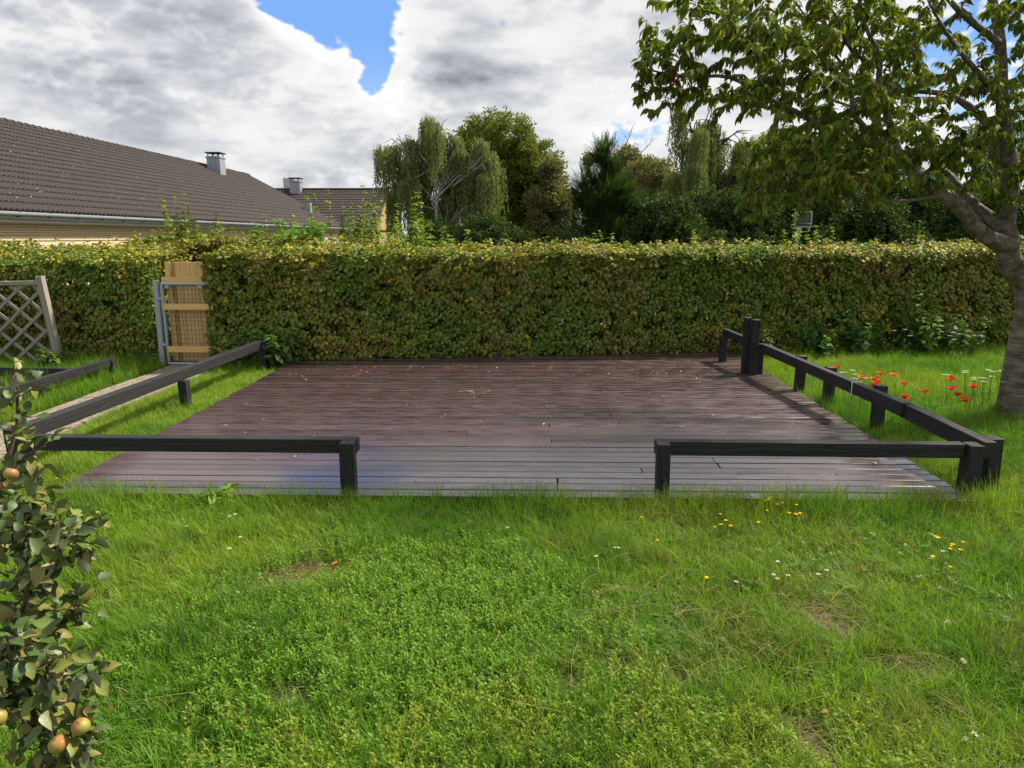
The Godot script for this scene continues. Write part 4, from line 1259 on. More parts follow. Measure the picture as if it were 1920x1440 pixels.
# Apple branches that reach in from the left.
func build_apple() -> void:
	var o := thing("apple_tree", "apple tree branches with ripening apples at the left edge, close by", "tree")
	var br := {
		"a": [Vector3(-1.80, 0.06, -1.75), Vector3(-1.57, 0.38, -1.80), Vector3(-1.51, 0.54, -1.85), Vector3(-1.46, 0.67, -1.90), Vector3(-1.39, 0.78, -1.95), Vector3(-1.33, 0.82, -2.00)],
		"b": [Vector3(-1.57, 0.38, -1.80), Vector3(-1.43, 0.60, -1.75), Vector3(-1.33, 0.57, -1.72), Vector3(-1.27, 0.47, -1.70), Vector3(-1.26, 0.34, -1.70), Vector3(-1.25, 0.22, -1.70)],
		"c": [Vector3(-1.96, 0.40, -2.10), Vector3(-1.85, 0.70, -2.20), Vector3(-1.78, 0.87, -2.25), Vector3(-1.74, 1.05, -2.30), Vector3(-1.72, 1.17, -2.30), Vector3(-1.72, 1.28, -2.30)],
		"d": [Vector3(-1.78, 0.87, -2.25), Vector3(-1.66, 0.97, -2.20), Vector3(-1.58, 1.01, -2.20)],
		"e": [Vector3(-1.85, 0.70, -2.20), Vector3(-1.66, 0.77, -2.10), Vector3(-1.60, 0.84, -2.10), Vector3(-1.56, 0.88, -2.10)],
		"f": [Vector3(-1.51, 0.54, -1.85), Vector3(-1.52, 0.50, -1.95), Vector3(-1.47, 0.52, -2.00), Vector3(-1.40, 0.55, -2.05)],
		"g": [Vector3(-1.57, 0.38, -1.80), Vector3(-1.45, 0.37, -1.75), Vector3(-1.36, 0.29, -1.72), Vector3(-1.31, 0.21, -1.70)],
		"h": [Vector3(-1.46, 0.67, -1.90), Vector3(-1.56, 0.70, -2.00), Vector3(-1.55, 0.77, -2.05), Vector3(-1.50, 0.78, -2.10)],
		"i": [Vector3(-2.1, 0.0, -2.0), Vector3(-1.96, 0.40, -2.10), Vector3(-1.80, 0.55, -2.0), Vector3(-1.62, 0.60, -1.95)],
		"j": [Vector3(-1.57, 0.38, -1.80), Vector3(-1.42, 0.44, -1.85), Vector3(-1.34, 0.42, -1.85), Vector3(-1.28, 0.42, -1.83)],
		"k": [Vector3(-2.1, 0.0, -2.0), Vector3(-1.80, 0.06, -1.75)]}
	var nodes := []
	var trunkm := MB.new()
	trunkm.tube([Vector3(-2.14, -0.1, -2.02), Vector3(-2.12, 0.1, -2.0), Vector3(-2.1, 0.35, -2.02), Vector3(-2.06, 0.8, -2.1), Vector3(-2.08, 1.2, -2.15)], [0.07, 0.055, 0.045, 0.03, 0.015], 12, 0.05)
	part("trunk", trunkm.mesh(M.bark), o)
	for k in br:
		var mb := MB.new()
		var pts: Array = br[k]
		var rr := []
		for i in pts.size(): rr.push_back(lerpf(0.011 if k in ["a", "b", "c", "i"] else 0.006, 0.0022, float(i) / (pts.size() - 1)))
		mb.tube(pts, rr, 8, 0.06)
		part("branch", mb.mesh(M.twig), o)
		for i in pts.size() - 1:
			for s in 8:
				if i == 0 and k in ["a", "c", "i", "k"] and s < 5: continue
				nodes.push_back([(pts[i] as Vector3).lerp(pts[i + 1], s / 8.0), (pts[i + 1] - pts[i]).normalized()])
	# leaves: upper sheet green, lower sheet pale
	var lm := []
	var tops := [Color(0.080, 0.145, 0.032), Color(0.11, 0.175, 0.035), Color(0.20, 0.25, 0.05), Color(0.06, 0.11, 0.035), Color(0.20, 0.20, 0.05), Color(0.09, 0.145, 0.04)]
	for k in 6:
		var mb := MB.new()
		var droop := 0.12 + 0.11 * k
		var fold := 0.25 + 0.12 * (k % 3)
		mb.tint = tops[k]
		mb.leaf(Transform3D(Basis(), Vector3(0, 0.0006, 0)), 0.066, 0.034 + 0.002 * k, fold, droop, 9, 0.46, 0.045)
		mb.tint = Color(0.24, 0.27, 0.15)
		var s := mb.v.size()
		mb.leaf(Transform3D(), 0.066, 0.034 + 0.002 * k, fold, droop, 9, 0.46, 0.045)
		for i in range(s, mb.v.size()): mb.n[i] = -mb.n[i]
		var ix := mb.idx
		for i in range(ix.size() / 2, ix.size(), 3):
			var q := ix[i + 1]
			ix[i + 1] = ix[i + 2]
			ix[i + 2] = q
		mb.idx = ix
		mb.tint = Color(0.12, 0.13, 0.05)
		mb.tube([Vector3(0, 0, -0.018), Vector3(0, 0.001, 0.004)], [0.0011, 0.0009], 5)
		lm.push_back(mb.mesh(M.apple_leaf))
	var count := 0
	var mass := [[], [], [], [], [], []]
	while count < 1250:
		var nd: Array = nodes[rng.randi() % nodes.size()]
		if nd[0].y > 0.85 and rng.randf() < 0.6: continue
		var d: Vector3 = (nd[1] * r(0.0, 0.6) + rdir() * 0.9 + Vector3(0.15, r(-0.35, 0.35), 0)).normalized()
		var up := (Vector3.UP + rdir() * 0.8).normalized()
		var p: Vector3 = nd[0] + d * 0.02 + rdir() * 0.035
		var lt := Transform3D(frame(d, up).scaled(Vector3.ONE * r(0.55, 1.0)), p + rdir() * r(0.0, 0.06))
		if count < 292: part("leaf", lm[rng.randi() % 6], o, lt)
		else: mass[rng.randi() % 6].push_back(lt)
		count += 1
	for k in 6:
		var white := []
		for q in mass[k]: white.push_back(Color.WHITE)
		many("foliage", lm[k], mass[k], white, o)
	# apples
	var ap := [Vector3(-1.44, 0.42, -1.72), Vector3(-1.27, 0.36, -1.70), Vector3(-1.225, 0.39, -1.73), Vector3(-1.66, 0.935, -2.18), Vector3(-1.70, 0.90, -2.16)]
	for i in ap.size():
		var mb := MB.new()
		var rad := r(0.022, 0.026) if i < 3 else r(0.020, 0.024)
		var nn := noise(70 + i, 20.0, 3)
		var blush := Vector3(r(-1, 1), 0.4, r(0, 1)).normalized()
		var rows := []
		for y in 13:
			var th := PI * y / 12.0
			var row := []
			for x in 21:
				var ph := TAU * x / 20.0
				var d := Vector3(sin(th) * cos(ph), cos(th), sin(th) * sin(ph))
				var rr := rad * (1.0 - 0.32 * exp(-pow(th / 0.42, 2)) - 0.16 * exp(-pow((PI - th) / 0.35, 2)) + 0.03 * sin(ph * 5.0) * maxf(0.0, -d.y))
				var red := clampf(d.dot(blush) * 0.9 + 0.15 + 0.5 * nn.get_noise_3dv(d), 0, 1)
				mb.tint = mixc(mixc(Color(0.27, 0.23, 0.045), Color(0.17, 0.21, 0.04), rng.randf() * 0.5), Color(0.30, 0.075, 0.03), red * 0.75)
				row.push_back(mb.vert(d * Vector3(rr, rr * 0.92, rr), (d + Vector3(0, 0.0, 0)).normalized()))
			rows.push_back(row)
		for y in 12:
			for x in 20:
				mb.quad(rows[y][x], rows[y][x + 1], rows[y + 1][x + 1], rows[y + 1][x])
		var a := part("apple", mb.mesh(M.apple), o, Transform3D(Basis.from_euler(Vector3(r(-0.4, 0.4), r(0, TAU), r(-0.4, 0.4))), ap[i] + Vector3(0.045, 0.02, 0.10)))
		var sm := MB.new()
		sm.tube([Vector3(0, rad * 0.6, 0), Vector3(0.002, rad * 1.0, 0), Vector3(0.006, rad * 1.5, 0.002)], [0.0012, 0.0012, 0.0016], 5)
		part("stalk", sm.mesh(M.twig), a)

# Meshes shared by the far trees.
func far_meshes() -> Dictionary:
	var out := {}
	var a := []
	for k in 3:
		var mb := MB.new()
		for i in 20:
			var p := rdir() * 0.26 * pow(rng.randf(), 0.5)
			var g := r(0.7, 1.35)
			mb.tint = Color(g, g, g)
			mb.leaf(Transform3D(frame(rdir() + Vector3(0, -0.3, 0)), p), r(0.09, 0.15), r(0.06, 0.085), 0.25, 0.3, 2)
		a.push_back(mb.mesh(M.far_leaf))
	out.clump = a
	var b := []
	for k in 3:
		var mb := MB.new()
		var x := 0.0
		var z := 0.0
		for i in 34:
			var y := -0.03 * i
			x += r(-0.012, 0.012)
			z += r(-0.012, 0.012)
			var an := r(0, TAU)
			var g := r(0.7, 1.35)
			mb.tint = Color(g, g, g)
			mb.leaf(Transform3D(frame(Vector3(cos(an) * 0.6, -1.0, sin(an) * 0.6)), Vector3(x + r(-0.05, 0.05), y, z + r(-0.05, 0.05))), r(0.06, 0.10), r(0.03, 0.05), 0.2, 0.1, 2)
		b.push_back(mb.mesh(M.far_leaf))
	out.strand = b
	var c := []
	for k in 3:
		var mb := MB.new()
		for i in 26:
			var t := i / 25.0
			for s in [-1.0, 1.0]:
				var g := r(0.65, 1.3)
				mb.tint = Color(g, g, g * 0.95)
				mb.leaf(Transform3D(frame(Vector3(s * 0.8, r(-0.1, 0.35), 0.75)), Vector3(r(-0.03, 0.03), 0.16 * t * t + r(-0.02, 0.02), t * 0.6)), 0.15 * (1.1 - t), 0.026, 0.1, 0.1, 1 + 1)
		c.push_back(mb.mesh(M.far_leaf))
	out.spray = c
	return out

func far_tree(called: String, label: String, at: Vector3, style: String, lobes: Array, cols: Array, fm: Dictionary, group: String, trunk_top: float, trunk_r: float, bark: Material, bare := 0) -> void:
	var o := thing(called, label, "tree", at, group)
	var tm := MB.new()
	var sway := Vector3(r(-0.2, 0.2), 0, r(-0.2, 0.2))
	tm.tube([Vector3(0, -0.2, 0), Vector3(0, 0.3, 0), sway + Vector3(0, trunk_top * 0.5, 0), sway * 0.5 + Vector3(0, trunk_top, 0)], [trunk_r * 1.25, trunk_r, trunk_r * 0.7, trunk_r * 0.25], 10, 0.04, 0.6)
	part("trunk", tm.mesh(bark), o)
	var wm := MB.new()
	var wh := [[], [], []]
	var co := [[], [], []]
	var gn := noise(int(at.x * 31.0) + int(at.z * 17.0), 0.75, 2)
	for q in lobes:
		var c: Vector3 = q[0]
		var rd: Vector3 = q[1]
		var from := sway * 0.6 + Vector3(0, minf(trunk_top * 0.9, maxf(trunk_top * 0.35, c.y - rd.y * 0.8)), 0)
		wm.tube([from, from.lerp(c, 0.5) + Vector3(0, 0.25, 0), c], [trunk_r * 0.4, trunk_r * 0.25, 0.02], 6)
		for j in 7:
			var e: Vector3 = c + rdir() * rd * 0.8
			wm.tube([from.lerp(c, r(0.4, 1.0)), (c + e) / 2 + Vector3(0, 0.15, 0), e], [trunk_r * 0.16, 0.02, 0.008], 5)
		var bunches := []
		if style == "weep":
			for j in mini(int(rd.x * rd.y * rd.z * 3.0) + 3, 9):
				var bc: Vector3 = c + rdir() * rd * r(0.45, 0.95)
				bunches.push_back(bc)
				wm.tube([from.lerp(c, r(0.3, 0.9)), (c + bc) / 2 + Vector3(0, 0.35, 0), bc + Vector3(0, 0.30, 0)], [trunk_r * 0.2, 0.022, 0.010], 5)
		for i in int(q[2] * (2.3 if style == "weep" else 1.8)):
			var d := rdir()
			var k := rng.randi() % 3
			var s := r(0.75, 1.3)
			var t: float = pow(rng.randf(), 0.45)
			if style == "weep":
				d.y = absf(d.y) * 1.1 - 0.1
				t = lerpf(0.5, 1.0, rng.randf())
			var p: Vector3 = c + d * rd * t
			if style == "weep": p = bunches[rng.randi() % bunches.size()] + d * Vector3(0.42, 0.38, 0.42) * t
			if gn.get_noise_3dv(p) < -0.20: continue
			var cl := mixc(cols[0], cols[1], 0.5 + 1.2 * gn.get_noise_3dv(p * 1.7 + Vector3(9, 0, 0)) + r(-0.35, 0.35))
			if cols.size() > 2 and rng.randf() < 0.10: cl = cols[2]
			var b: Basis
			if style == "weep":
				b = Basis.from_euler(Vector3(r(-0.16, 0.16), r(0, TAU), r(-0.16, 0.16))).scaled(Vector3(s, s * r(0.8, 2.1), s))
			elif style == "yew":
				b = frame(Vector3(d.x, 0.35 + r(-0.4, 0.5), d.z)).scaled(Vector3.ONE * s * 0.75)
			else:
				b = Basis.from_euler(Vector3(r(0, TAU), r(0, TAU), r(0, TAU))).scaled(Vector3.ONE * s)
			wh[k].push_back(Transform3D(b, p))
			co[k].push_back(cl)
	for i in bare:
		var c: Vector3 = lobes[0][0] + Vector3(r(-0.7, 0.7) * lobes[0][1].x, lobes[0][1].y * r(0.2, 0.6), r(-0.3, 0.3))
		var e := c + Vector3(r(-0.9, 0.9), r(0.9, 1.9), r(-0.3, 0.3))
		wm.tube([c, (c + e) / 2 + Vector3(r(-0.15, 0.15), 0.1, 0), e], [0.025, 0.014, 0.005], 5)
		for j in 4:
			var m := c.lerp(e, r(0.3, 0.9))
			wm.tube([m, m + Vector3(r(-0.5, 0.5), r(0.2, 0.6), 0)], [0.009, 0.003], 4)
	part("branches", wm.mesh(bark), o)
	var meshes: Array = fm[{"weep": "strand", "yew": "spray", "broad": "clump"}[style]]
	for k in 3: many("crown", meshes[k], wh[k], co[k], o)

func build_far_trees() -> void:
	var fm := far_meshes()
	var g := "trees beyond the hedge"
	var birch := [Color(0.135, 0.185, 0.060), Color(0.23, 0.275, 0.100), Color(0.26, 0.25, 0.08)]
	var olive := [Color(0.105, 0.160, 0.022), Color(0.18, 0.22, 0.032), Color(0.20, 0.18, 0.035)]
	var yew := [Color(0.040, 0.090, 0.026), Color(0.080, 0.140, 0.034)]
	var dark := [Color(0.032, 0.064, 0.018), Color(0.075, 0.115, 0.028)]
	var thin := [Color(0.150, 0.170, 0.060), Color(0.23, 0.225, 0.09), Color(0.22, 0.16, 0.07)]
	# weeping birch with the white double stem
	far_tree("birch_tree", "weeping birch with drooping strands and pale stems behind the hedge", Vector3(-3.6, 0, -29), "weep", [[Vector3(-1.5, 5.3, -0.4), Vector3(0.8, 0.8, 0.8), 130], [Vector3(0.0, 5.7, -0.5), Vector3(1.2, 0.9, 1.0), 230], [Vector3(0.2, 4.2, -0.7), Vector3(2.2, 1.6, 1.4), 520], [Vector3(1.6, 4.4, -0.6), Vector3(1.0, 1.5, 1.2), 300], [Vector3(-1.3, 3.9, -0.6), Vector3(0.9, 1.2, 1.0), 220], [Vector3(0.4, 2.2, -0.5), Vector3(2.0, 1.1, 1.4), 380]], birch, fm, g, 4.6, 0.10, M.birch_bark, 0)
	far_tree("broadleaf_tree", "dense olive green tree behind the weeping birch", Vector3(-1.6, 0, -35), "broad", [[Vector3(0.1, 5.4, 0), Vector3(2.2, 2.1, 1.9), 1200], [Vector3(1.7, 4.3, 0), Vector3(1.7, 2.1, 1.6), 900], [Vector3(0.2, 2.4, 0), Vector3(2.4, 1.9, 1.8), 900]], olive, fm, g, 5.0, 0.22, M.dark_bark)
	far_tree("slender_tree", "pale thin crowned tree right of the dense olive tree", Vector3(0.85, 0, -33), "broad", [[Vector3(0.1, 4.5, 0), Vector3(0.55, 0.7, 0.6), 90], [Vector3(-0.2, 3.2, 0), Vector3(1.0, 1.0, 0.9), 260], [Vector3(0.7, 3.0, 0), Vector3(0.8, 0.8, 0.8), 150], [Vector3(0.1, 2.0, 0), Vector3(1.2, 0.8, 0.9), 240]], thin, fm, g, 4.4, 0.09, M.dark_bark)
	far_tree("yew_tree", "dark feathery yew in the middle of the trees beyond the hedge", Vector3(2.75, 0, -27), "yew", [[Vector3(0, 4.2, 0), Vector3(0.45, 0.9, 0.5), 330], [Vector3(-0.55, 3.2, 0), Vector3(0.6, 0.9, 0.7), 420], [Vector3(0.1, 3.0, 0), Vector3(0.9, 1.1, 1.0), 700], [Vector3(0.9, 2.6, 0), Vector3(0.8, 0.9, 0.8), 450], [Vector3(0.1, 1.5, 0), Vector3(1.9, 1.2, 1.4), 1500]], yew, fm, g, 4.6, 0.16, M.dark_bark)
	far_tree("slender_tree", "sparse brownish tree peeping between the yew and the large birch", Vector3(5.4, 0, -41), "broad", [[Vector3(0, 5.6, 0), Vector3(1.0, 1.0, 0.9), 190], [Vector3(0.3, 3.8, 0), Vector3(1.3, 1.3, 1.2), 320], [Vector3(-1.9, 5.9, 0), Vector3(0.5, 0.5, 0.5), 60]], thin, fm, g, 5.6, 0.12, M.dark_bark, 4)
	far_tree("birch_tree", "large weeping birch with bare twigs at its top left of the cherry crown", Vector3(7.3, 0, -31), "weep", [[Vector3(-0.6, 6.0, 0), Vector3(1.2, 0.9, 1.2), 170], [Vector3(0.9, 5.7, 0), Vector3(1.3, 1.1, 1.2), 210], [Vector3(-0.3, 4.2, 0), Vector3(1.9, 1.4, 1.6), 400], [Vector3(1.7, 4.0, 0), Vector3(1.6, 1.5, 1.5), 340], [Vector3(0.4, 2.6, 0.4), Vector3(2.6, 1.3, 1.5), 420]], birch, fm, g, 6.4, 0.17, M.dark_bark, 12)
	for q in [[4.9, -26, 3.0, "dark shrubby evergreen right of the feathery yew", 2.0], [8.0, -27.5, 3.3, "dark evergreen below the large weeping birch", 2.3], [10.9, -28, 3.7, "dark evergreen behind the basketball hoop", 2.3], [13.9, -28, 4.0, "dark evergreen behind the lower cherry boughs, left of the willow", 2.4], [11.9, -25.5, 2.9, "dark low evergreen just right of the basketball hoop", 1.9], [16.3, -26.5, 3.4, "dark evergreen below the willow, left of the cherry trunk", 2.2], [-1.2, -27, 2.3, "dark low evergreen at the foot of the weeping birch", 2.0], [-3.4, -27.5, 2.2, "dark low evergreen left at the foot of the weeping birch", 1.6], [3.4, -31.5, 3.0, "dark shrub behind the feathery yew", 2.0], [6.5, -28.5, 3.4, "dark evergreen left at the foot of the large weeping birch", 2.0], [0.9, -37, 2.6, "dark shrub behind the pale thin tree", 1.5]]:
		var h: float = q[2]
		far_tree("evergreen_tree", q[3], Vector3(q[0], 0, q[1]), "broad", [[Vector3(r(-0.3, 0.3), h * 0.75, 0), Vector3(q[4] * 0.6, h * 0.30, 1.0), 260], [Vector3(0, h * 0.40, 0), Vector3(q[4] * 1.15, h * 0.42, 1.3), 620]], dark, fm, "dark evergreens beyond the hedge", h * 0.8, 0.12, M.dark_bark)
	far_tree("broadleaf_tree", "light green rounded tree rising between the yew and the large birch", Vector3(6.3, 0, -38), "broad", [[Vector3(0, 4.4, 0), Vector3(1.6, 1.3, 1.4), 480], [Vector3(0.2, 2.6, 0), Vector3(2.2, 1.6, 1.6), 620]], thin, fm, g, 4.2, 0.16, M.dark_bark)
	far_tree("broadleaf_tree", "light green tree between the large birch and the willow, behind the cherry crown", Vector3(15.4, 0, -37), "broad", [[Vector3(0, 5.4, 0), Vector3(2.2, 1.7, 1.6), 620], [Vector3(0.3, 3.2, 0), Vector3(2.8, 1.9, 1.8), 760]], [Color(0.11, 0.17, 0.03), Color(0.19, 0.25, 0.045)], fm, g, 5.2, 0.2, M.dark_bark)
	far_tree("broadleaf_tree", "mid green tree seen through the left cherry boughs", Vector3(12.2, 0, -36), "broad", [[Vector3(0, 5.2, 0), Vector3(2.0, 1.6, 1.6), 620], [Vector3(0.4, 3.0, 0), Vector3(2.6, 1.9, 1.8), 800]], olive, fm, g, 5.0, 0.2, M.dark_bark)
	far_tree("willow_tree", "pale weeping willow seen behind the cherry limbs", Vector3(17.2, 0, -29), "weep", [[Vector3(0, 5.2, 0), Vector3(1.8, 1.3, 1.6), 330], [Vector3(-0.4, 3.4, 0), Vector3(2.4, 1.6, 1.7), 480], [Vector3(0.5, 2.0, 0), Vector3(2.4, 1.3, 1.5), 420]], [Color(0.10, 0.15, 0.045), Color(0.17, 0.21, 0.07)], fm, g, 5.6, 0.2, M.dark_bark)
	far_tree("broadleaf_tree", "light green tree behind the cherry trunk", Vector3(20.6, 0, -27), "broad", [[Vector3(0, 3.6, 0), Vector3(2.0, 1.9, 1.8), 640], [Vector3(-0.6, 1.8, 0), Vector3(2.4, 1.5, 1.7), 640]], [Color(0.08, 0.13, 0.025), Color(0.13, 0.19, 0.035)], fm, g, 4.0, 0.2, M.dark_bark)

# ------------------------------------------------------------------ houses
func tile_mesh(wd: float, ln: float) -> ArrayMesh:
	var mb := MB.new()
	var n := 10
	var rows := [[], [], []]
	for i in n + 1:
		var s := float(i) / n
		var y := 0.048 * (0.5 - 0.5 * cos(s * TAU * 2.0))
		var dy := 0.048 * sin(s * TAU * 2.0) * TAU / wd * 0.9
		var nn := Vector3(-dy, 1, 0).normalized()
		rows[0].push_back(mb.vert(Vector3((s - 0.5) * wd, y + 0.004, -ln / 2), nn))
		rows[1].push_back(mb.vert(Vector3((s - 0.5) * wd, y + 0.050, ln / 2), nn))
	for i in n: mb.quad(rows[0][i], rows[0][i + 1], rows[1][i + 1], rows[1][i])
	for i in n:
		var p: Vector3 = mb.v[rows[1][i]]
		var q: Vector3 = mb.v[rows[1][i + 1]]
		mb.flat([p, q, q - Vector3(0, 0.05, 0), p - Vector3(0, 0.05, 0)], Vector3(0, 0, 1))
	return mb.mesh(M.tile)

func chimney(parent: Node, at: Vector3, w: float, h: float) -> void:
	var mb := MB.new()
	mb.cbox(Vector3(w, h, w), 0.02)
	var o := part("chimney", mb.mesh(M.zinc), parent, Transform3D(Basis(), at + Vector3(0, h / 2, 0)))
	var sm := MB.new()
	for s in [-1, 1]:
		sm.cbox(Vector3(0.012, h * 0.94, 0.03), 0.003, Transform3D(Basis(), Vector3(w * 0.17 * s, 0, w / 2 + 0.012)))
	part("seam", sm.mesh(M.zinc), o)
	var rim := MB.new()
	rim.cbox(Vector3(w + 0.08, 0.07, w + 0.08), 0.01)
	part("rim", rim.mesh(M.zinc), o, Transform3D(Basis(), Vector3(0, h / 2 - 0.08, 0)))
	for x in [-1, 0, 1]:
		for z in [-1, 1]:
			var lg := MB.new()
			lg.cbox(Vector3(0.05, 0.17, 0.05), 0.005)
			part("leg", lg.mesh(M.dark_metal), o, Transform3D(Basis(), Vector3(x * w * 0.4, h / 2 + 0.08, z * w * 0.4)))
	var cap := MB.new()
	cap.cbox(Vector3(w + 0.12, 0.06, w + 0.12), 0.01)
	part("cap", cap.mesh(M.dark_metal), o, Transform3D(Basis(), Vector3(0, h / 2 + 0.19, 0)))

func build_houses() -> void:
	var o := thing("long_house", "long low yellow brick house under a dark tiled roof at the left", "house", Vector3(-12.45, 0, 0))
	var w := 6.67
	var he := 2.30
	var hr := 5.78
	var z0 := -12.0
	var z1 := -49.8
	var ln := absf(z1 - z0)
	# walls
	var wm := MB.new()
	wm.cbox(Vector3(2 * w - 0.76, he, ln - 0.4), 0.01)
	part("wall", wm.mesh(M.mortar), o, Transform3D(Basis(), Vector3(-w, he / 2, (z0 + z1) / 2)))
	for zz in [z0 - 0.2, z1 + 0.2]:
		var gm := MB.new()
		gm.flat([Vector3(-0.5, he, zz), Vector3(-2 * w + 0.5, he, zz), Vector3(-w, hr - 0.15, zz)], Vector3(0, 0, 1 if zz > -30 else -1))
		part("gable", gm.mesh(M.render_wall), o)
	# bricks of the top courses, as far as they can be told apart
	var bm := MB.new()
	bm.cbox(Vector3(0.03, 0.054, 0.226), 0.004)
	var bmesh := bm.mesh(M.brick)
	var x_wall := -0.38
	for cse in 7:
		for i in 42:
			var zz := -16.3 - i * 0.238 - (0.119 if cse % 2 == 0 else 0.0)
			part("brick", bmesh, o, Transform3D(Basis(), Vector3(x_wall + 0.010 + r(-0.002, 0.002), 2.02 - cse * 0.067, zz)))
	var rb := MB.new()
	rb.cbox(Vector3(0.02, 2.05, 6.0), 0.003, Transform3D(Basis(), Vector3(x_wall + 0.012, 1.02, -13.2)))
	rb.cbox(Vector3(0.02, 2.05, 23.3), 0.003, Transform3D(Basis(), Vector3(x_wall + 0.012, 1.02, -38.1)))
	rb.cbox(Vector3(0.02, 1.55, 10.1), 0.003, Transform3D(Basis(), Vector3(x_wall + 0.012, 0.775, -21.35)))
	part("lower_brickwork", rb.mesh(M.brick), o)
	# eaves
	for q in [[0.10, 2.17, 0.02, M.white_paint], [0.09, 2.07, -0.06, M.white_paint]]:
		var em := MB.new()
		em.cbox(Vector3(0.03, q[0], ln), 0.004)
		part("fascia_board", em.mesh(q[3]), o, Transform3D(Basis(), Vector3(q[2] - 0.04, q[1], (z0 + z1) / 2)))
	var so := MB.new()
	so.cbox(Vector3(0.33, 0.02, ln), 0.003)
	part("soffit", so.mesh(M.white_paint), o, Transform3D(Basis(), Vector3(-0.235, 2.052, (z0 + z1) / 2)))
	var gt := MB.new()
	gt.tube([Vector3(0.05, 2.235, z0), Vector3(0.05, 2.235, z1)], [0.055, 0.055], 12)
	part("gutter", gt.mesh(M.gutter), o)
	for i in 30:
		var br := MB.new()
		br.cbox(Vector3(0.13, 0.13, 0.025), 0.004)
		part("gutter_bracket", br.mesh(M.dark_metal), o, Transform3D(Basis(), Vector3(0.03, 2.225, -14.0 - i * 1.15)))
	# a window high in the wall, mostly behind the hedge
	var wf := MB.new()
	wf.cbox(Vector3(0.06, 1.1, 1.6), 0.008)
	var win := part("window", wf.mesh(M.white_paint), o, Transform3D(Basis(), Vector3(x_wall + 0.02, 1.2, -25.2)))
	var pn := MB.new()
	pn.cbox(Vector3(0.01, 0.96, 1.46), 0.002)
	part("pane", pn.mesh(M.glass), win, Transform3D(Basis(), Vector3(0.032, 0, 0)))
	# roof: battens' deck below, tiles above
	var slope := Vector3(-w, hr - he, 0)
	var sl := slope.length()
	var up := slope.normalized()
	var nrm := Vector3(up.y, -up.x, 0).normalized()
	var rm := MB.new()
	rm.flat([Vector3(0.02, he - 0.02, z0), Vector3(0.02, he - 0.02, z1), Vector3(-w, hr - 0.03, z1), Vector3(-w, hr - 0.03, z0)], nrm)
	rm.flat([Vector3(-2 * w, he - 0.02, z0), Vector3(-2 * w, he - 0.02, z1), Vector3(-w, hr - 0.03, z1), Vector3(-w, hr - 0.03, z0)], Vector3(-nrm.x, nrm.y, 0))
	var roof := part("roof", rm.mesh(M.tile), o)
	var rows := 18
	var tl := sl / rows
	var tw := 0.38
	var tm := tile_mesh(tw, tl + 0.06)
	var tb := Basis(Vector3(0, 0, -1), nrm, -up)
	var all := []
	var k := 0
	while z0 - (k + 0.5) * tw > z1:
		for j in rows:
			var p := slope * ((j + 0.5) / rows) + Vector3(0, he, z0 - (k + 0.5) * tw)
			var q := p + Vector3(-12.45, 0, 0)
			all.push_back([q.length() + (1000.0 if atan2(q.x, -q.z) < -0.655 else 0.0), Transform3D(tb, p + nrm * r(0.0, 0.006))])
		k += 1
	all.sort_custom(func(a, b): return a[0] < b[0])
	var wh := []
	var co := []
	for i in all.size():
		if i < 298: part("tile", tm, roof, all[i][1])
		else:
			wh.push_back(all[i][1])
			co.push_back(Color.WHITE)
	many("farther_tiles", tm, wh, co, roof)
	# ridge and verge tiles
	var rt := MB.new()
	rt.tube([Vector3(0, 0, -0.20), Vector3(0, 0.012, 0.19)], [0.10, 0.125], 10)
	var rtm := rt.mesh(M.tile)
	var zz := z0
	while zz > z1:
		part("ridge_tile", rtm, roof, Transform3D(Basis(), Vector3(-w, hr + 0.02 + r(-0.006, 0.006), zz - 0.19)))
		zz -= 0.38
	var vm := MB.new()
	vm.cbox(Vector3(0.06, 0.18, sl), 0.01, Transform3D(Basis(Vector3(0, 0, -1), nrm, -up), slope * 0.5 + Vector3(0, he - 0.02, z1 - 0.03)))
	part("verge", vm.mesh(M.dark_metal), roof)
	# specks of lichen and droppings on the tiles
	var lm := MB.new()
	lm.flat([Vector3(-0.02, 0, -0.025), Vector3(0.02, 0, -0.02), Vector3(0.025, 0, 0.03), Vector3(-0.015, 0, 0.02)], Vector3.UP)
	var lw := []
	var lc := []
	for i in 200:
		var p := slope * r(0.05, 0.98) + Vector3(0, he, r(-48, -14))
		lw.push_back(Transform3D(tb * Basis(Vector3.UP, r(0, TAU)) * Basis().scaled(Vector3.ONE * r(0.4, 1.0)), p + nrm * 0.088))
		lc.push_back(Color(0.42, 0.41, 0.38))
	many("lichen", lm.mesh(M.dry), lw, lc, roof)
	chimney(o, Vector3(-5.9, 4.85, -43.0), 0.78, 1.45)
	var vt := MB.new()
	vt.cbox(Vector3(0.42, 0.7, 0.42), 0.02)
	part("vent", vt.mesh(M.zinc), o, Transform3D(Basis(), Vector3(-1.9, 3.5, -47.2)))
	# the farther house, its ridge across
	var f := thing("farther_house", "farther house with a tiled roof and an ochre gable end", "house", Vector3(-10.9, 0, -57))
	var d2 := 5.6
	var h2 := 5.28
	var e2 := 2.2
	var l2 := 20.0
	var w2 := MB.new()
	w2.cbox(Vector3(l2 - 0.3, e2, 2 * d2 - 0.8), 0.01)
	part("wall", w2.mesh(M.render_wall), f, Transform3D(Basis(), Vector3(-l2 / 2 - 0.1, e2 / 2, 0)))
	for xx in [-0.10, -l2 + 0.1]:
		var g2 := MB.new()
		g2.flat([Vector3(xx, e2, d2 - 0.4), Vector3(xx, e2, -d2 + 0.4), Vector3(xx, h2 - 0.12, 0)], Vector3(1 if xx > -1 else -1, 0, 0))
		part("gable", g2.mesh(M.render_wall), f)
	var s2 := Vector3(0, h2 - e2, -d2)
	var u2 := s2.normalized()
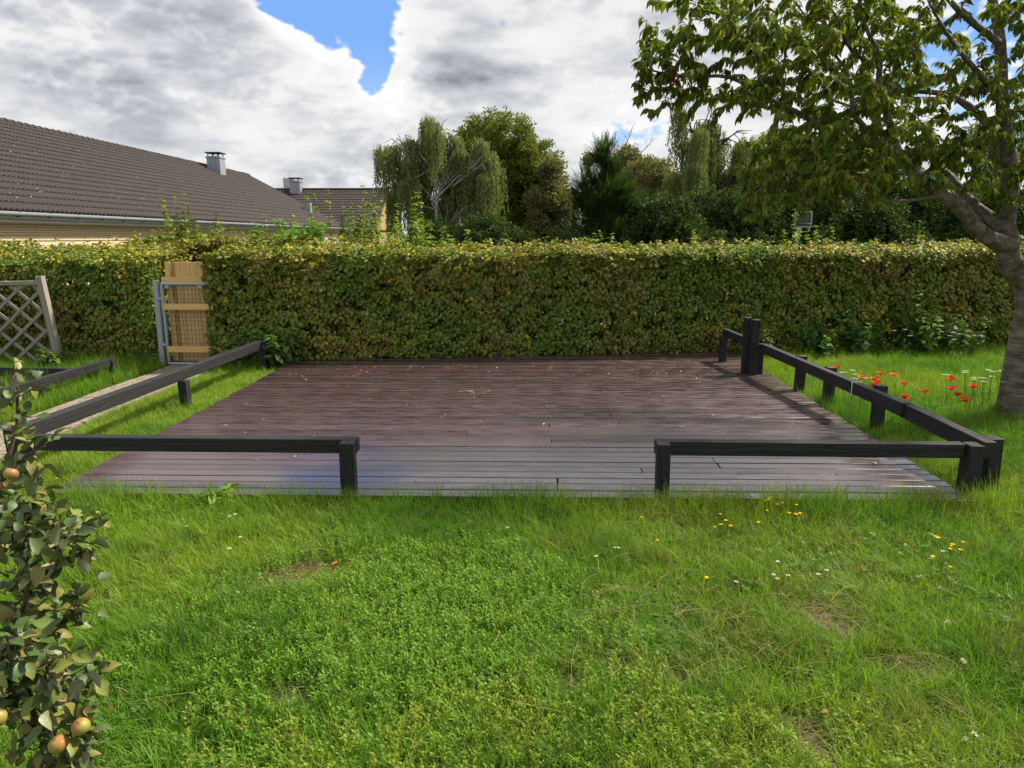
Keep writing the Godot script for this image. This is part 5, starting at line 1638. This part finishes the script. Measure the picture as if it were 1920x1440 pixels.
	var n2 := Vector3(0, -u2.z, u2.y)
	var r2 := MB.new()
	r2.flat([Vector3(0, e2 - 0.02, d2), Vector3(-l2, e2 - 0.02, d2), Vector3(-l2, h2 - 0.03, 0), Vector3(0, h2 - 0.03, 0)], n2)
	r2.flat([Vector3(0, e2 - 0.02, -d2), Vector3(-l2, e2 - 0.02, -d2), Vector3(-l2, h2 - 0.03, 0), Vector3(0, h2 - 0.03, 0)], Vector3(0, n2.y, -n2.z))
	var roof2 := part("roof", r2.mesh(M.tile), f)
	var b2 := Basis(Vector3(1, 0, 0), n2, -u2)
	var wh2 := []
	var co2 := []
	var rows2 := 15
	var tm2 := tile_mesh(0.38, s2.length() / rows2 + 0.05)
	for i in int(l2 / 0.38):
		for j in rows2:
			wh2.push_back(Transform3D(b2, s2 * ((j + 0.5) / rows2) + Vector3(-(i + 0.5) * 0.38, e2, d2) + n2 * r(0.0, 0.012)))
			co2.push_back(Color.WHITE)
	many("tiles", tm2, wh2, co2, roof2)
	var rg := MB.new()
	rg.tube([Vector3(0, h2 + 0.03, 0), Vector3(-l2, h2 + 0.03, 0)], [0.13, 0.13], 10)
	part("ridge", rg.mesh(M.tile), roof2)
	var v2 := MB.new()
	v2.cbox(Vector3(0.05, 0.2, s2.length()), 0.01, Transform3D(Basis(Vector3(1, 0, 0), n2, -u2), s2 * 0.5 + Vector3(0.02, e2, d2)))
	part("verge", v2.mesh(M.dark_metal), roof2)
	chimney(f, Vector3(-7.15, 4.75, 0.3), 0.80, 1.2)
	var wc := MB.new()
	wc.cbox(Vector3(0.85, 2.2, 0.85), 0.02)
	var pale := part("chimney", wc.mesh(M.white_paint), f, Transform3D(Basis(), Vector3(-8.7, 5.3, -3.0)))
	pale.set_meta("label", "pale rendered chimney behind the metal one")
	var an := MB.new()
	an.tube([Vector3(0, 0, 0), Vector3(0, 1.0, 0)], [0.015, 0.012], 6)
	an.tube([Vector3(-0.6, 0.95, 0), Vector3(0.4, 0.88, 0)], [0.012, 0.012], 6)
	part("aerial", an.mesh(M.galv), f, Transform3D(Basis(), Vector3(-7.6, 5.75, 0.3)))
	# basketball hoop beyond the hedge
	var bh := thing("basketball_hoop", "small grey basketball hoop on a pole beyond the hedge", "hoop", Vector3(7.45, 0, -20))
	var pl := MB.new()
	pl.tube([Vector3(-0.12, 0, 0.0), Vector3(-0.10, 1.55, 0), Vector3(0.0, 2.05, -0.05)], [0.05, 0.05, 0.04], 10)
	part("pole", pl.mesh(M.galv), bh)
	var bf := MB.new()
	for e in [[Vector3(0, 0.20, 0), Vector3(0.46, 0.03, 0.03)], [Vector3(0, -0.20, 0), Vector3(0.46, 0.03, 0.03)], [Vector3(-0.22, 0, 0), Vector3(0.03, 0.39, 0.03)], [Vector3(0.22, 0, 0), Vector3(0.03, 0.39, 0.03)]]:
		bf.cbox(e[1], 0.003, Transform3D(Basis(), e[0]))
	part("backboard_frame", bf.mesh(M.galv), bh, Transform3D(Basis(), Vector3(0.02, 2.15, 0.02)))
	var bb := MB.new()
	bb.cbox(Vector3(0.41, 0.36, 0.012), 0.002)
	part("backboard", bb.mesh(plain(Color(0.035, 0.04, 0.04), 0.6)), bh, Transform3D(Basis(), Vector3(0.02, 2.15, 0.0)))
	var hp := MB.new()
	var ring := []
	var rr := []
	for i in 17:
		ring.push_back(Vector3(cos(TAU * i / 16) * 0.15, 0, sin(TAU * i / 16) * 0.15))
		rr.push_back(0.009)
	hp.tube(ring, rr, 6)
	part("ring", hp.mesh(plain(Color(0.10, 0.05, 0.03), 0.6)), bh, Transform3D(Basis(), Vector3(0.02, 2.03, 0.2)))

# ------------------------------------------------------------------
func _ready() -> void:
	rng.seed = 20240817
	var cam := Camera3D.new()
	cam.name = "camera"
	cam.position = Vector3(0, 1.68, 0)
	cam.rotation_degrees = Vector3(-11.7, 1.3, 0)
	cam.fov = 56.85
	cam.near = 0.05
	cam.far = 600.0
	add_child(cam)
	cam.current = true
	var env := Environment.new()
	env.background_mode = Environment.BG_SKY
	env.sky = Sky.new()
	env.sky.sky_material = make_sky()
	env.ambient_light_source = Environment.AMBIENT_SOURCE_SKY
	env.tonemap_mode = Environment.TONE_MAPPER_LINEAR
	env.tonemap_exposure = 2.25
	env.sdfgi_enabled = true
	env.ssao_enabled = true
	env.ssil_enabled = true
	var we := WorldEnvironment.new()
	we.name = "environment"
	we.environment = env
	add_child(we)
	var sun := DirectionalLight3D.new()
	sun.name = "sun"
	sun.light_color = Color(1.0, 0.95, 0.86)
	sun.light_energy = 1.25
	sun.light_angular_distance = 4.0
	sun.shadow_enabled = true
	# the sun stands behind the hedge, to the right, about 47 degrees high
	var to_sun := Vector3(0.87, 1.08, -0.50).normalized()
	sun.transform = Transform3D(Basis.looking_at(-to_sun), Vector3(0, 20, 0))
	add_child(sun)
	make_materials()
	print("materials ", Time.get_ticks_msec())
	build_ground()
	build_houses()
	build_hedges()
	print("hedges ", Time.get_ticks_msec())
	build_far_trees()
	build_deck()
	build_railings()
	build_gate()
	build_cherry()
	print("cherry ", Time.get_ticks_msec())
	build_grass()
	build_herbs()
	build_apple()
	build_flowers()
	print("done ", Time.get_ticks_msec())
